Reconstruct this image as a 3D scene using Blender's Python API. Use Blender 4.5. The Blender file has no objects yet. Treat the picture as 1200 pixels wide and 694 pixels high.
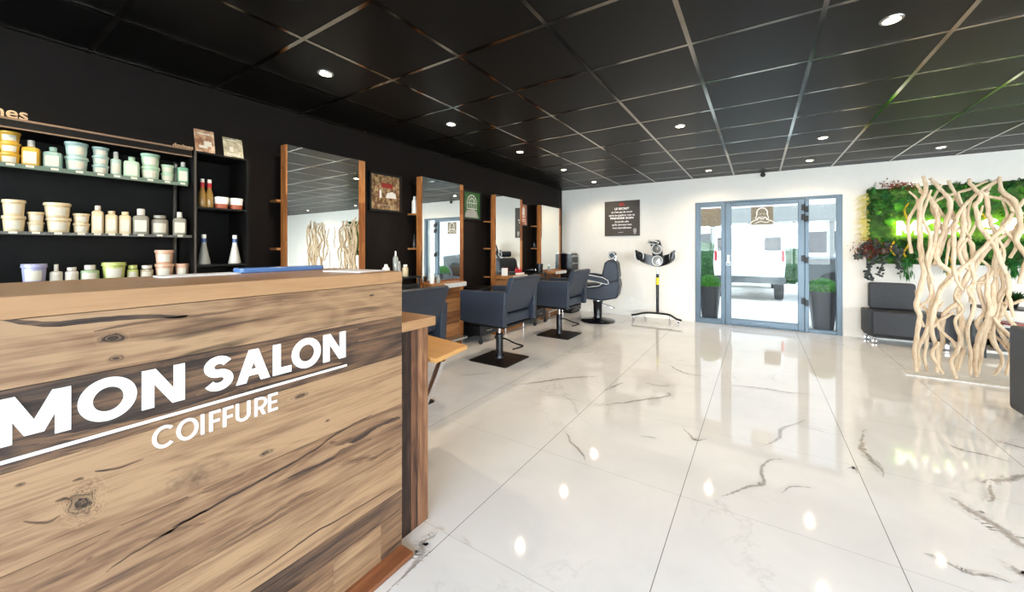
import bpy, bmesh, math, random
from mathutils import Vector, Matrix, noise
random.seed(7)
PI = math.pi
sc = bpy.context.scene
COL = sc.collection
# ------------------------------------------------------------------ camera (measured from the two vanishing points)
F, U0, V0, TH, EYE = 436.5, 618.0, 291.0, math.atan(271/436.5), 1.24
cam = bpy.data.cameras.new('camera'); cam.lens = F/1200*36; cam.sensor_width = 36
cam.shift_x = -(U0-600)/1200; cam.shift_y = -(347-V0)/1200
cam.clip_start = .02; cam.clip_end = 300
camo = bpy.data.objects.new('camera', cam); COL.objects.link(camo)
camo.location = (0, 0, EYE); camo.rotation_euler = (PI/2, 0, TH)
sc.camera = camo
def ray(u, v):
    a = (u-U0)/F; b = -(v-V0)/F; s, c = math.sin(TH), math.cos(TH)
    return (-s+a*c, c+a*s, b)
def atX(u, v, x):
    r = ray(u, v); t = x/r[0]; return Vector((x, r[1]*t, EYE+r[2]*t))
def atY(u, v, y):
    r = ray(u, v); t = y/r[1]; return Vector((r[0]*t, y, EYE+r[2]*t))
def atZ(u, v, z=0):
    r = ray(u, v); t = (z-EYE)/r[2]; return Vector((r[0]*t, r[1]*t, z))

# ------------------------------------------------------------------ materials
def lin(r, g, b):
    f = lambda x: (x/255/12.92) if x/255 <= .04045 else ((x/255+.055)/1.055)**2.4
    return (f(r), f(g), f(b), 1)
def newmat(name):
    m = bpy.data.materials.new(name); m.use_nodes = True
    nt = m.node_tree; bs = nt.nodes['Principled BSDF']
    return m, nt, bs
def N(nt, t, **kw):
    n = nt.nodes.new(t)
    for k, v in kw.items(): setattr(n, k, v)
    return n
def ramp(nt, src, stops, interp='LINEAR'):
    r = N(nt, 'ShaderNodeValToRGB'); r.color_ramp.interpolation = interp
    el = r.color_ramp.elements
    el[0].position, el[0].color = stops[0]; el[1].position, el[1].color = stops[-1]
    for p, c in stops[1:-1]:
        e = el.new(p); e.color = c
    nt.links.new(src, r.inputs[0]); return r.outputs[0]
def math_(nt, op, a, b=None, c=None):
    n = N(nt, 'ShaderNodeMath', operation=op)
    for i, x in enumerate((a, b, c)):
        if x is None: continue
        if isinstance(x, (int, float)): n.inputs[i].default_value = x
        else: nt.links.new(x, n.inputs[i])
    return n.outputs[0]
def mixc(nt, fac, a, b, mode='MIX'):
    n = N(nt, 'ShaderNodeMix', data_type='RGBA', blend_type=mode)
    for i, x in ((0, fac), (6, a), (7, b)):
        if isinstance(x, (int, float)): n.inputs[i].default_value = x
        elif isinstance(x, tuple): n.inputs[i].default_value = x
        else: nt.links.new(x, n.inputs[i])
    return n.outputs[2]
def coords(nt, scale=(1, 1, 1)):
    tc = N(nt, 'ShaderNodeTexCoord'); mp = N(nt, 'ShaderNodeMapping')
    mp.inputs['Scale'].default_value = scale
    nt.links.new(tc.outputs['Object'], mp.inputs['Vector']); return mp.outputs[0]
def noise_(nt, vec, scale, detail=4, rough=.5, dist=0, out=0):
    n = N(nt, 'ShaderNodeTexNoise'); n.inputs['Scale'].default_value = scale
    n.inputs['Detail'].default_value = detail; n.inputs['Roughness'].default_value = rough
    n.inputs['Distortion'].default_value = dist
    nt.links.new(vec, n.inputs['Vector']); return n.outputs[out]
def bump(nt, bs, h, strength=.2, dist=.01):
    b = N(nt, 'ShaderNodeBump'); b.inputs['Strength'].default_value = strength; b.inputs['Distance'].default_value = dist
    nt.links.new(h, b.inputs['Height']); nt.links.new(b.outputs[0], bs.inputs['Normal'])
def plain(name, col, rough=.5, metal=0, var=.06, scale=12, spec=.5, bmp=0, coat=0, emit=0, sss=0):
    m, nt, bs = newmat(name)
    v = coords(nt); f = noise_(nt, v, scale, 3)
    dark = tuple(c*(1-var*1.5) for c in col[:3])+(1,); lite = tuple(min(1, c*(1+var)) for c in col[:3])+(1,)
    nt.links.new(ramp(nt, f, [(.3, dark), (.7, lite)]), bs.inputs['Base Color'])
    bs.inputs['Roughness'].default_value = rough; bs.inputs['Metallic'].default_value = metal
    bs.inputs['Specular IOR Level'].default_value = spec
    bs.inputs['Coat Weight'].default_value = coat
    if bmp: bump(nt, bs, noise_(nt, v, scale*12, 4), bmp, .002)
    if emit:
        bs.inputs['Emission Color'].default_value = col; bs.inputs['Emission Strength'].default_value = emit
    return m

def wood(name, axis, light, mid, dark, contrast=1.0, rough=.45, scale=1.0, knots=True, knots_at=()):
    """reclaimed oak: grain along `axis`, per-plank tone and offset from the face colours 'wd'"""
    m, nt, bs = newmat(name)
    at = N(nt, 'ShaderNodeAttribute', attribute_name='wd'); sep = N(nt, 'ShaderNodeSeparateColor')
    nt.links.new(at.outputs['Color'], sep.inputs[0])
    tone, o1, o2 = sep.outputs[0], sep.outputs[1], sep.outputs[2]
    tc = N(nt, 'ShaderNodeTexCoord'); off = N(nt, 'ShaderNodeCombineXYZ')
    for i, o in enumerate((o1, o2, o1)): nt.links.new(math_(nt, 'MULTIPLY', o, 17.0+i*9), off.inputs[i])
    add = N(nt, 'ShaderNodeVectorMath', operation='ADD')
    nt.links.new(tc.outputs['Object'], add.inputs[0]); nt.links.new(off.outputs[0], add.inputs[1])
    def stretched(k, s=1.0):
        mp = N(nt, 'ShaderNodeMapping'); sca = [s*scale]*3; sca[axis] = s*scale*k
        mp.inputs['Scale'].default_value = sca; nt.links.new(add.outputs[0], mp.inputs['Vector']); return mp.outputs[0]
    big = noise_(nt, stretched(.22), 3.6, 3, .5, .6)
    kmask = None
    if knots_at:
        so = N(nt, 'ShaderNodeSeparateXYZ'); nt.links.new(tc.outputs['Object'], so.inputs[0])
        wob = noise_(nt, tc.outputs['Object'], 16, 5, .65)
        for (ky, kz, ry, rz) in knots_at:
            dy = math_(nt, 'DIVIDE', math_(nt, 'SUBTRACT', so.outputs[1], ky), ry); dz = math_(nt, 'DIVIDE', math_(nt, 'SUBTRACT', so.outputs[2], kz), rz)
            d = math_(nt, 'SQRT', math_(nt, 'ADD', math_(nt, 'MULTIPLY', dy, dy), math_(nt, 'MULTIPLY', dz, dz)))
            d = math_(nt, 'ADD', d, math_(nt, 'MULTIPLY', math_(nt, 'SUBTRACT', wob, .5), 1.6))
            k1 = ramp(nt, d, [(0, (1, 1, 1, 1)), (.35, (.75, .75, .75, 1)), (1, (0, 0, 0, 1))], 'EASE')
            kmask = k1 if kmask is None else math_(nt, 'MAXIMUM', kmask, k1)
        big = math_(nt, 'ADD', big, math_(nt, 'MULTIPLY', kmask, .35))
    rings = math_(nt, 'PINGPONG', math_(nt, 'MULTIPLY', big, 15), .5)
    fine = noise_(nt, stretched(.03), 130, 6, .7)
    streak = noise_(nt, stretched(.07), 24, 8, .7, .35)
    # cathedral rings + streaks
    a = math_(nt, 'MULTIPLY', rings, .30*contrast)
    b = math_(nt, 'MULTIPLY', math_(nt, 'SUBTRACT', streak, .5), 1.5*contrast)
    c = math_(nt, 'MULTIPLY', math_(nt, 'SUBTRACT', fine, .5), .75*contrast)
    g = math_(nt, 'ADD', math_(nt, 'ADD', a, b), c)
    g = math_(nt, 'ADD', g, math_(nt, 'SUBTRACT', math_(nt, 'MULTIPLY', tone, 1.15), .03))
    colr = ramp(nt, g, [(0.0, light), (.38, mid), (.78, dark), (1.0, tuple(x*.35 for x in dark[:3])+(1,))])
    # cracks: thin dark contour lines of a stretched noise
    cr = noise_(nt, stretched(.16), 2.6, 4, .55, .8)
    line = math_(nt, 'ABSOLUTE', math_(nt, 'SUBTRACT', cr, .56))
    crack = ramp(nt, line, [(0, (1, 1, 1, 1)), (.0045, (.7, .7, .7, 1)), (.012, (0, 0, 0, 1))])
    gate = ramp(nt, noise_(nt, stretched(.5), 3.0, 1), [(.5, (0, 0, 0, 1)), (.6, (1, 1, 1, 1))])
    cf = math_(nt, 'MULTIPLY', math_(nt, 'MULTIPLY', crack, gate), .75*min(1, contrast))
    ta = math_(nt, 'ADD', at.outputs['Alpha'], math_(nt, 'MULTIPLY', math_(nt, 'SUBTRACT', fine, .5), .9))
    tf = math_(nt, 'MULTIPLY', ramp(nt, ta, [(.3, (0, 0, 0, 1)), (1.0, (1, 1, 1, 1))]), math_(nt, 'GREATER_THAN', at.outputs['Alpha'], .001))
    cf = math_(nt, 'MAXIMUM', cf, math_(nt, 'MULTIPLY', tf, .85))
    if kmask is not None:
        kk = ramp(nt, math_(nt, 'ADD', kmask, math_(nt, 'MULTIPLY', math_(nt, 'SUBTRACT', rings, .25), .9)), [(.3, (0, 0, 0, 1)), (.62, (.4, .4, .4, 1)), (.95, (.95, .95, .95, 1))])
        cf = math_(nt, 'MAXIMUM', cf, kk)
    colr = mixc(nt, cf, colr, tuple(x*.22 for x in dark[:3])+(1,))
    if knots:
        vo = N(nt, 'ShaderNodeTexVoronoi'); vo.inputs['Scale'].default_value = 3.1
        w = noise_(nt, stretched(1), 9, 4, .6, 0, 1)
        mx = N(nt, 'ShaderNodeVectorMath', operation='MULTIPLY_ADD'); mx.inputs[1].default_value = (.12, .12, .12)
        nt.links.new(w, mx.inputs[0]); nt.links.new(stretched(.5), mx.inputs[2]); nt.links.new(mx.outputs[0], vo.inputs['Vector'])
        k = ramp(nt, vo.outputs['Distance'], [(.0, (1, 1, 1, 1)), (.07, (.75, .75, .75, 1)), (.17, (0, 0, 0, 1))])
        kn = ramp(nt, noise_(nt, stretched(.6, 3), 12, 5, .7), [(.38, (0, 0, 0, 1)), (.6, (1, 1, 1, 1))])
        colr = mixc(nt, math_(nt, 'MULTIPLY', math_(nt, 'MULTIPLY', k, kn), .85), colr, tuple(x*.3 for x in dark[:3])+(1,))
    nt.links.new(colr, bs.inputs['Base Color'])
    bs.inputs['Roughness'].default_value = rough
    bs.inputs['Specular IOR Level'].default_value = .35
    bump(nt, bs, g, .12, .002)
    return m
_kp = [((98, 588), .040, .050), ((130, 397), .03, .014), ((136, 420), .02, .012), ((352, 464), .04, .014), ((313, 530), .03, .014), ((104, 655), .010, .006), ((24, 568), .01, .006), ((384, 493), .012, .006), ((436, 346), .02, .008)]
_kn = [(atX(u, v, -1.25).y-1.032, atX(u, v, -1.25).z, a, b) for (u, v), a, b in _kp]
OAK_Y = wood('oak_grain_along', 1, lin(160, 129, 98), lin(124, 94, 70), lin(62, 48, 41), 1.15, knots_at=_kn)
OAK_Z = wood('oak_grain_upright', 2, lin(160, 118, 86), lin(112, 76, 54), lin(58, 40, 33))
OAK_TOP = wood('oak_counter_top', 1, lin(166, 128, 92), lin(140, 104, 70), lin(96, 68, 48), .55, .3)
RED_Y = wood('reddish_skirting_wood', 1, lin(176, 118, 82), lin(140, 88, 58), lin(92, 58, 42), .7)
WAL_Z = wood('warm_brown_wood_upright', 2, lin(186, 128, 74), lin(146, 88, 44), lin(84, 46, 22), .85, .4)
WAL_Y = wood('warm_brown_wood_along', 1, lin(186, 134, 84), lin(150, 98, 54), lin(90, 54, 30), .7, .4)
PALE_Y = wood('pale_table_wood', 0, lin(206, 158, 98), lin(184, 132, 76), lin(150, 100, 52), .5, .4, 1, False)
M = {}
M['wall_white'] = plain('white_wall_paint', lin(232, 229, 222), .6, bmp=.05, var=.01)
M['wall_black'] = plain('black_wall_paint', lin(23, 17, 14), .6, spec=.2, bmp=.1, var=.1)
M['tile_black'] = plain('black_ceiling_tile', lin(9, 8, 7), .42, spec=.18, var=.15, scale=4, bmp=.1)
M['rail'] = plain('ceiling_rail_metal', lin(128, 122, 114), .12, 1, var=.05)
M['black_metal'] = plain('black_metal', lin(20, 19, 19), .4, spec=.3)
M['shelf_black'] = plain('black_laminate', lin(12, 10, 9), .5, spec=.2)
M['black_plastic'] = plain('black_plastic', lin(22, 22, 24), .3)
M['black_gloss'] = plain('black_gloss', lin(12, 14, 20), .22, spec=.35)
M['chrome'] = plain('chrome', lin(225, 225, 228), .12, 1, var=.02)
M['steel'] = plain('brushed_steel', lin(190, 188, 184), .3, .9)
M['leather'] = plain('dark_blue_grey_leather', lin(43, 50, 62), .45, spec=.35, var=.1, scale=30, bmp=.25)
M['leather_black'] = plain('black_leather', lin(46, 48, 53), .45, spec=.35, var=.1, scale=30, bmp=.25)
M['piping'] = plain('silver_piping', lin(215, 215, 212), .3)
M['frame_blue'] = plain('blue_grey_aluminium', lin(84, 100, 112), .35, .35, var=.03)
M['edge_green'] = plain('green_glass_edge', lin(98, 112, 98), .2)
M['edge_grey'] = plain('grey_glass_edge', lin(78, 76, 70), .2)
M['white_plastic'] = plain('white_plastic', lin(238, 236, 230), .35, var=.02)
M['white_letter'] = plain('white_lettering', lin(250, 250, 250), .5, var=.01)
M['paper'] = plain('white_label_paper', lin(200, 194, 178), .6, var=.03, scale=60)
M['gold_letter'] = plain('pale_rose_gold', lin(222, 188, 150), .3, .7)
M['steel_dark'] = plain('dark_steel_trim', lin(92, 84, 76), .35, .5)
M['bronze_edge'] = plain('brushed_bronze_edge', lin(150, 122, 98), .35, .6)
M['driftwood'] = None
M['stone'] = plain('pavement_stone', lin(214, 208, 198), .8, var=.1, scale=3)
M['terra'] = plain('planter_anthracite', lin(42, 44, 50), .5)
M['red'] = plain('red_plastic', lin(180, 30, 40), .35)
M['van_white'] = plain('white_car_paint', lin(238, 240, 242), .2, coat=.5)
M['car_grey'] = plain('grey_car_paint', lin(86, 90, 92), .25, .4, coat=.5)
M['rubber'] = plain('tyre_rubber', lin(28, 28, 28), .8)
M['grey_canopy'] = plain('grey_canopy_metal', lin(112, 110, 104), .5)
M['facade'] = plain('pale_facade_render', lin(226, 222, 212), .8)
M['yellow'] = plain('yellow_sticker', lin(235, 220, 30), .5)
M['board'] = plain('dark_taupe_board', lin(62, 56, 50), .55, var=.06, scale=5)
M['crest_red'] = plain('red_print', lin(150, 40, 34), .6)
M['grey_print'] = plain('grey_print', lin(160, 158, 152), .6)
M['blue_acrylic'] = plain('blue_acrylic', lin(86, 126, 186), .15, coat=.3)
M['white_sheet'] = plain('white_sheet', lin(240, 243, 252), .3)
M['amber_liquid'] = plain('amber_liquid', lin(150, 118, 62), .12)
M['grey_plinth'] = plain('light_grey_plinth', lin(212, 212, 210), .3)

def glassm(name, tint=(1, 1, 1, 1), refl=1.0, rough=0.0):
    m, nt, bs = newmat(name); nt.nodes.remove(bs)
    out = nt.nodes['Material Output']
    tr = N(nt, 'ShaderNodeBsdfTransparent'); tr.inputs[0].default_value = tint
    gl = N(nt, 'ShaderNodeBsdfGlossy'); gl.inputs['Roughness'].default_value = rough
    fr = N(nt, 'ShaderNodeLayerWeight'); fr.inputs[0].default_value = .5
    fac = math_(nt, 'ADD', math_(nt, 'MULTIPLY', math_(nt, 'POWER', fr.outputs['Facing'], 5), .9), .012)
    mx = N(nt, 'ShaderNodeMixShader')
    nt.links.new(math_(nt, 'MULTIPLY', fac, refl), mx.inputs[0])
    nt.links.new(tr.outputs[0], mx.inputs[1]); nt.links.new(gl.outputs[0], mx.inputs[2])
    nt.links.new(mx.outputs[0], out.inputs[0]); return m
M['glass'] = glassm('clear_pane_glass', (.97, .985, .98, 1))
M['glass_shelf'] = glassm('green_edged_shelf_glass', (.72, .84, .78, 1), 1.6, .03)
M['glass_flask'] = plain('clear_liquid_bottle', lin(150, 152, 146), .08, spec=.8)
def frosted(name):
    m, nt, bs = newmat(name)
    bs.inputs['Base Color'].default_value = lin(128, 118, 98)
    bs.inputs['Roughness'].default_value = .6
    v = coords(nt)
    a = ramp(nt, noise_(nt, v, 26, 5, .6), [(.35, (.6, .6, .6, 1)), (.65, (.95, .95, .95, 1))])
    nt.links.new(a, bs.inputs['Alpha']); return m
M['decal_photo'] = frosted('printed_glass_film')
def mirror():
    m, nt, bs = newmat('mirror_glass'); nt.nodes.remove(bs)
    g = N(nt, 'ShaderNodeBsdfGlossy'); g.inputs['Roughness'].default_value = 0; g.inputs['Color'].default_value = (.86, .88, .85, 1)
    nt.links.new(g.outputs[0], nt.nodes['Material Output'].inputs[0]); return m
M['mirror'] = mirror()
def emitter(name, col, s):
    m, nt, bs = newmat(name)
    bs.inputs['Base Color'].default_value = (.8, .8, .8, 1)
    bs.inputs['Emission Color'].default_value = col; bs.inputs['Emission Strength'].default_value = s; return m
M['bulb'] = emitter('warm_bulb', (1, .78, .5, 1), 60)
M['sign_face'] = emitter('lit_sign_face', (1, 1, .93, 1), 1.1)
M['sign_halo'] = emitter('yellow_green_back_light', (1, .95, .12, 1), 18)
def translucent_plastic(name, col):
    m = plain(name, col, .3, var=.03); return m
def driftwood():
    m, nt, bs = newmat('bleached_driftwood')
    v = coords(nt, (1, 1, .12)); f = noise_(nt, v, 60, 5, .6); g = noise_(nt, coords(nt), 6, 3)
    c = ramp(nt, math_(nt, 'ADD', math_(nt, 'MULTIPLY', f, .7), math_(nt, 'MULTIPLY', g, .3)), [(.3, lin(156, 126, 96)), (.42, lin(200, 176, 146)), (.6, lin(220, 202, 176))])
    nt.links.new(c, bs.inputs['Base Color']); bs.inputs['Roughness'].default_value = .75
    bump(nt, bs, f, .5, .004); return m
M['driftwood'] = driftwood()
def foliage(name, a, b, c=None, scale=9, rough=.55):
    m, nt, bs = newmat(name)
    f = noise_(nt, coords(nt), scale, 5, .65)
    nt.links.new(ramp(nt, f, [(.3, a), (.5, b), (.72, c or b)]), bs.inputs['Base Color'])
    bs.inputs['Roughness'].default_value = rough; bs.inputs['Specular IOR Level'].default_value = .3
    bump(nt, bs, noise_(nt, coords(nt), 90, 4), .6, .01); return m
M['moss'] = foliage('preserved_moss', lin(16, 40, 10), lin(38, 80, 16), lin(74, 124, 24), 7)
M['moss_bright'] = foliage('bright_cushion_moss', lin(36, 100, 20), lin(66, 150, 30), lin(110, 180, 50), 14)
M['fern'] = foliage('deep_green_fern', lin(12, 60, 26), lin(24, 98, 40), lin(60, 130, 40), 12)
M['fern_dark'] = foliage('dark_green_leaf', lin(16, 40, 18), lin(30, 66, 26), lin(50, 96, 36), 12)
M['straw'] = foliage('pale_yellow_sprays', lin(150, 140, 50), lin(196, 186, 92), lin(216, 206, 130), 12)
M['plume'] = foliage('golden_plume', lin(170, 140, 20), lin(220, 190, 40), lin(240, 214, 70), 16)
M['eucalyptus'] = foliage('dark_eucalyptus_leaf', lin(38, 42, 44), lin(58, 66, 64), lin(88, 96, 90), 12)
M['rust'] = foliage('rust_red_leaf', lin(80, 26, 24), lin(120, 44, 34), lin(150, 84, 50), 12)
M['box_leaf'] = foliage('boxwood_leaf', lin(24, 66, 16), lin(52, 120, 30), lin(92, 160, 50), 30)
def marble():
    m, nt, bs = newmat('polished_white_marble_tile')
    tc = N(nt, 'ShaderNodeTexCoord'); sp = N(nt, 'ShaderNodeSeparateXYZ'); nt.links.new(tc.outputs['Object'], sp.inputs[0])
    def joint(o, off, per):
        fr = math_(nt, 'FRACT', math_(nt, 'DIVIDE', math_(nt, 'SUBTRACT', o, off), per))
        d = math_(nt, 'MINIMUM', fr, math_(nt, 'SUBTRACT', 1, fr))
        return math_(nt, 'LESS_THAN', math_(nt, 'MULTIPLY', d, per), .0016)
    j = math_(nt, 'MAXIMUM', joint(sp.outputs[0], -1.138-8.05, .805), math_(nt, 'MULTIPLY', joint(sp.outputs[1], 1.19-8, .8), .35))
    v = tc.outputs['Object']
    cloud = noise_(nt, v, 1.6, 5, .6, .5)
    base = ramp(nt, cloud, [(.3, (.68, .69, .715, 1)), (.6, (.76, .768, .785, 1))])
    vn = noise_(nt, v, 1.1, 7, .62, 1.6)
    vein = ramp(nt, math_(nt, 'ABSOLUTE', math_(nt, 'SUBTRACT', vn, .5)), [(0, (1, 1, 1, 1)), (.004, (.5, .5, .5, 1)), (.016, (0, 0, 0, 1))])
    gate = ramp(nt, noise_(nt, v, .9, 2), [(.5, (0, 0, 0, 1)), (.66, (1, 1, 1, 1))])
    c1 = mixc(nt, math_(nt, 'MULTIPLY', math_(nt, 'MULTIPLY', vein, gate), .35), base, lin(120, 116, 110))
    # the strong veins are ribbons laid into the floor mesh; 'wd' red = strength across the ribbon
    at = N(nt, 'ShaderNodeAttribute', attribute_name='wd'); s2 = N(nt, 'ShaderNodeSeparateColor'); nt.links.new(at.outputs['Color'], s2.inputs[0])
    edge = noise_(nt, v, 38, 6, .75)
    st = math_(nt, 'ADD', s2.outputs[0], math_(nt, 'MULTIPLY', math_(nt, 'SUBTRACT', edge, .5), 1.5))
    vf = ramp(nt, st, [(.5, (0, 0, 0, 1)), (.62, (.6, .6, .6, 1)), (1.15, (1, 1, 1, 1))])
    on = math_(nt, 'GREATER_THAN', s2.outputs[1], .5)
    inner = ramp(nt, noise_(nt, v, 22, 5, .7), [(.35, lin(158, 152, 146)), (.7, lin(112, 106, 102))])
    c2 = mixc(nt, math_(nt, 'MULTIPLY', math_(nt, 'MULTIPLY', vf, on), .85), c1, inner)
    c3 = mixc(nt, j, c2, lin(120, 118, 114))
    nt.links.new(c3, bs.inputs['Base Color'])
    bs.inputs['Roughness'].default_value = .045
    bs.inputs['Specular IOR Level'].default_value = .5; bs.inputs['IOR'].default_value = 1.47
    return m
M['marble'] = marble()

# ------------------------------------------------------------------ mesh builder
class MB:
    def __init__(s): s.v = []; s.f = []; s.mi = []; s.wd = []; s.cur = 0; s.tone = (0, 0, 0)
    def face(s, idx, wd=None):
        s.f.append(tuple(idx)); s.mi.append(s.cur); s.wd.append(wd or s.tone)
    def add(s, vs, fs):
        n = len(s.v); s.v += [tuple(p) for p in vs]
        for f in fs: s.face([n+i for i in f])
        return s
    def box(s, a, b, wd=None):
        x0, y0, z0 = a; x1, y1, z1 = b
        if wd: s.tone = wd
        s.add([(x0, y0, z0), (x1, y0, z0), (x1, y1, z0), (x0, y1, z0), (x0, y0, z1), (x1, y0, z1), (x1, y1, z1), (x0, y1, z1)],
              [(0, 3, 2, 1), (4, 5, 6, 7), (0, 1, 5, 4), (1, 2, 6, 5), (2, 3, 7, 6), (3, 0, 4, 7)]); return s
    def quad(s, *p): s.add(p, [tuple(range(len(p)))]); return s
    def prism(s, pts, lo, hi, axis=1):
        """pts: 2-D outline (counter-clockwise), swept along axis"""
        n = len(pts)
        def P(p, t):
            a, b = p
            return {0: (t, a, b), 1: (a, t, b), 2: (a, b, t)}[axis]
        vs = [P(p, lo) for p in pts]+[P(p, hi) for p in pts]
        fs = [tuple(range(n))[::-1], tuple(range(n, 2*n))]+[(i, (i+1) % n, n+(i+1) % n, n+i) for i in range(n)]
        s.add(vs, fs); return s
    def tube(s, pts, r, n=8, cap=True, closed=False):
        pts = [Vector(p) for p in pts]; m = len(pts)
        rs = r if isinstance(r, (list, tuple)) else [r]*m
        base = len(s.v); up = None
        for i, p in enumerate(pts):
            if closed: t = pts[(i+1) % m]-pts[i-1]
            else: t = pts[min(i+1, m-1)]-pts[max(i-1, 0)]
            if t.length < 1e-9: t = Vector((0, 0, 1))
            t.normalize()
            if up is None:
                up = Vector((0, 0, 1)) if abs(t.z) < .9 else Vector((1, 0, 0))
            up = (up-t*up.dot(t))
            if up.length < 1e-6: up = t.orthogonal()
            up.normalize(); sd = t.cross(up)
            for k in range(n):
                a = 2*PI*k/n; q = p+(up*math.cos(a)+sd*math.sin(a))*rs[i]; s.v.append(tuple(q))
        for i in range(m if closed else m-1):
            j = (i+1) % m
            for k in range(n):
                s.face((base+i*n+k, base+i*n+(k+1) % n, base+j*n+(k+1) % n, base+j*n+k))
        if cap and not closed:
            s.face([base+k for k in range(n)][::-1]); s.face([base+(m-1)*n+k for k in range(n)])
        return s
    def lathe(s, prof, c=(0, 0, 0), n=24, axis='z', sq=0):
        base = len(s.v); m = len(prof)
        for r, z in prof:
            for k in range(n):
                a = 2*PI*k/n; x, y = math.cos(a), math.sin(a)
                if sq:
                    e = (abs(x)**sq+abs(y)**sq)**(-1/sq); x *= e; y *= e
                q = {'z': (x*r, y*r, z), 'y': (x*r, z, -y*r), 'x': (z, x*r, y*r)}[axis]
                s.v.append((c[0]+q[0], c[1]+q[1], c[2]+q[2]))
        for i in range(m-1):
            for k in range(n):
                s.face((base+i*n+k, base+i*n+(k+1) % n, base+(i+1)*n+(k+1) % n, base+(i+1)*n+k))
        s.face([base+k for k in range(n)][::-1]); s.face([base+(m-1)*n+k for k in range(n)])
        return s
    def cyl(s, c, r, z0, z1, n=24): return s.lathe([(r, z0), (r, z1)], c, n)
    def ball(s, c, r, n=16, m=8, sc=(1, 1, 1), jit=0):
        base = len(s.v)
        for i in range(1, m):
            ph = PI*i/m
            for k in range(n):
                a = 2*PI*k/n; j = 1+random.uniform(-jit, jit)
                s.v.append((c[0]+r*sc[0]*math.sin(ph)*math.cos(a)*j, c[1]+r*sc[1]*math.sin(ph)*math.sin(a)*j, c[2]+r*sc[2]*math.cos(ph)*j))
        s.v.append((c[0], c[1], c[2]+r*sc[2])); s.v.append((c[0], c[1], c[2]-r*sc[2])); T_, B_ = len(s.v)-2, len(s.v)-1
        for i in range(m-2):
            for k in range(n):
                s.face((base+i*n+k, base+(i+1)*n+k, base+(i+1)*n+(k+1) % n, base+i*n+(k+1) % n))
        for k in range(n):
            s.face((T_, base+k, base+(k+1) % n)); s.face((B_, base+(m-2)*n+(k+1) % n, base+(m-2)*n+k))
        return s
    def rbox(s, a, b, r=.02, n=4, axis=1, wd=None):
        """box with its outline rounded across `axis`"""
        i, j = [k for k in range(3) if k != axis]
        x0, x1, y0, y1 = a[i], b[i], a[j], b[j]
        pts = []
        for cx, cy, st in ((x1-r, y1-r, 0), (x0+r, y1-r, 1), (x0+r, y0+r, 2), (x1-r, y0+r, 3)):
            for k in range(n+1):
                t = (st+k/n)*PI/2; pts.append((cx+r*math.cos(t), cy+r*math.sin(t)))
        return s.prism(pts, a[axis], b[axis], axis)
    def build(s, name, mats, parent=None, smooth=False, bevel=0, seg=2, sub=0):
        me = bpy.data.meshes.new(name); me.from_pydata(s.v, [], s.f)
        mats = mats if isinstance(mats, (list, tuple)) else [mats]
        for m in mats: me.materials.append(m)
        me.polygons.foreach_set('material_index', s.mi)
        ca = me.color_attributes.new('wd', 'FLOAT_COLOR', 'CORNER')
        data = []
        for p in me.polygons:
            w = s.wd[p.index]
            for k in range(p.loop_total):
                q = w[k] if isinstance(w[0], tuple) else w
                data += [q[0], q[1], q[2], q[3] if len(q) > 3 else 0]
        ca.data.foreach_set('color', data)
        bm = bmesh.new(); bm.from_mesh(me); bmesh.ops.recalc_face_normals(bm, faces=bm.faces); bm.to_mesh(me); bm.free()
        if smooth:
            me.polygons.foreach_set('use_smooth', [True]*len(me.polygons))
            me.set_sharp_from_angle(angle=math.radians(38))
        me.update()
        o = bpy.data.objects.new(name, me); COL.objects.link(o)
        if parent: o.parent = parent
        if bevel:
            md = o.modifiers.new('bevel', 'BEVEL'); md.width = bevel; md.segments = seg; md.limit_method = 'ANGLE'; md.angle_limit = math.radians(40)
            me.polygons.foreach_set('use_smooth', [True]*len(me.polygons)); me.set_sharp_from_angle(angle=math.radians(50))
        if sub:
            md = o.modifiers.new('sub', 'SUBSURF'); md.levels = sub; md.render_levels = sub
        return o
def thing(name, label, cat, loc=(0, 0, 0), rz=0, group=None):
    o = bpy.data.objects.new(name, None); COL.objects.link(o); o.empty_display_size = .1
    o.location = loc; o.rotation_euler = (0, 0, rz); o['label'] = label; o['category'] = cat
    if group: o['group'] = group
    return o
def tag(o, label, cat, group=None, loc=None, rz=None):
    o['label'] = label; o['category'] = cat
    if group: o['group'] = group
    if loc is not None: o.location = loc
    if rz is not None: o.rotation_euler = (0, 0, rz)
    return o
def struct(name, mb, mat, **k):
    o = mb.build(name, mat, **k); o['kind'] = 'structure'; return o
def dup(root, label, loc, rz=None, group=None):
    def cp(o, par):
        c = o.copy(); COL.objects.link(c)
        if par: c.parent = par
        for ch in o.children: cp(ch, c)
        return c
    r = cp(root, None); r.location = loc; r['label'] = label
    if rz is not None: r.rotation_euler = (0, 0, rz)
    if group: r['group'] = group
    return r
def W(t, rnd=True): return (t, random.random() if rnd else .3, random.random() if rnd else .6)
def arc(cx, cy, r, a0, a1, n, ry=None):
    ry = ry or r
    return [(cx+r*math.cos(math.radians(a0+(a1-a0)*i/n)), cy+ry*math.sin(math.radians(a0+(a1-a0)*i/n))) for i in range(n+1)]
def smoothpts(pts, k=5):
    pts = [Vector(p) for p in pts]
    if len(pts) < 3: return pts
    ext = [pts[0]*2-pts[1]]+pts+[pts[-1]*2-pts[-2]]; out = []
    for i in range(1, len(ext)-2):
        p0, p1, p2, p3 = ext[i-1:i+3]
        for j in range(k):
            t = j/k
            out.append(.5*((2*p1)+(p2-p0)*t+(2*p0-5*p1+4*p2-p3)*t*t+(3*p1-p0-3*p2+p3)*t**3))
    out.append(pts[-1]); return out

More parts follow.
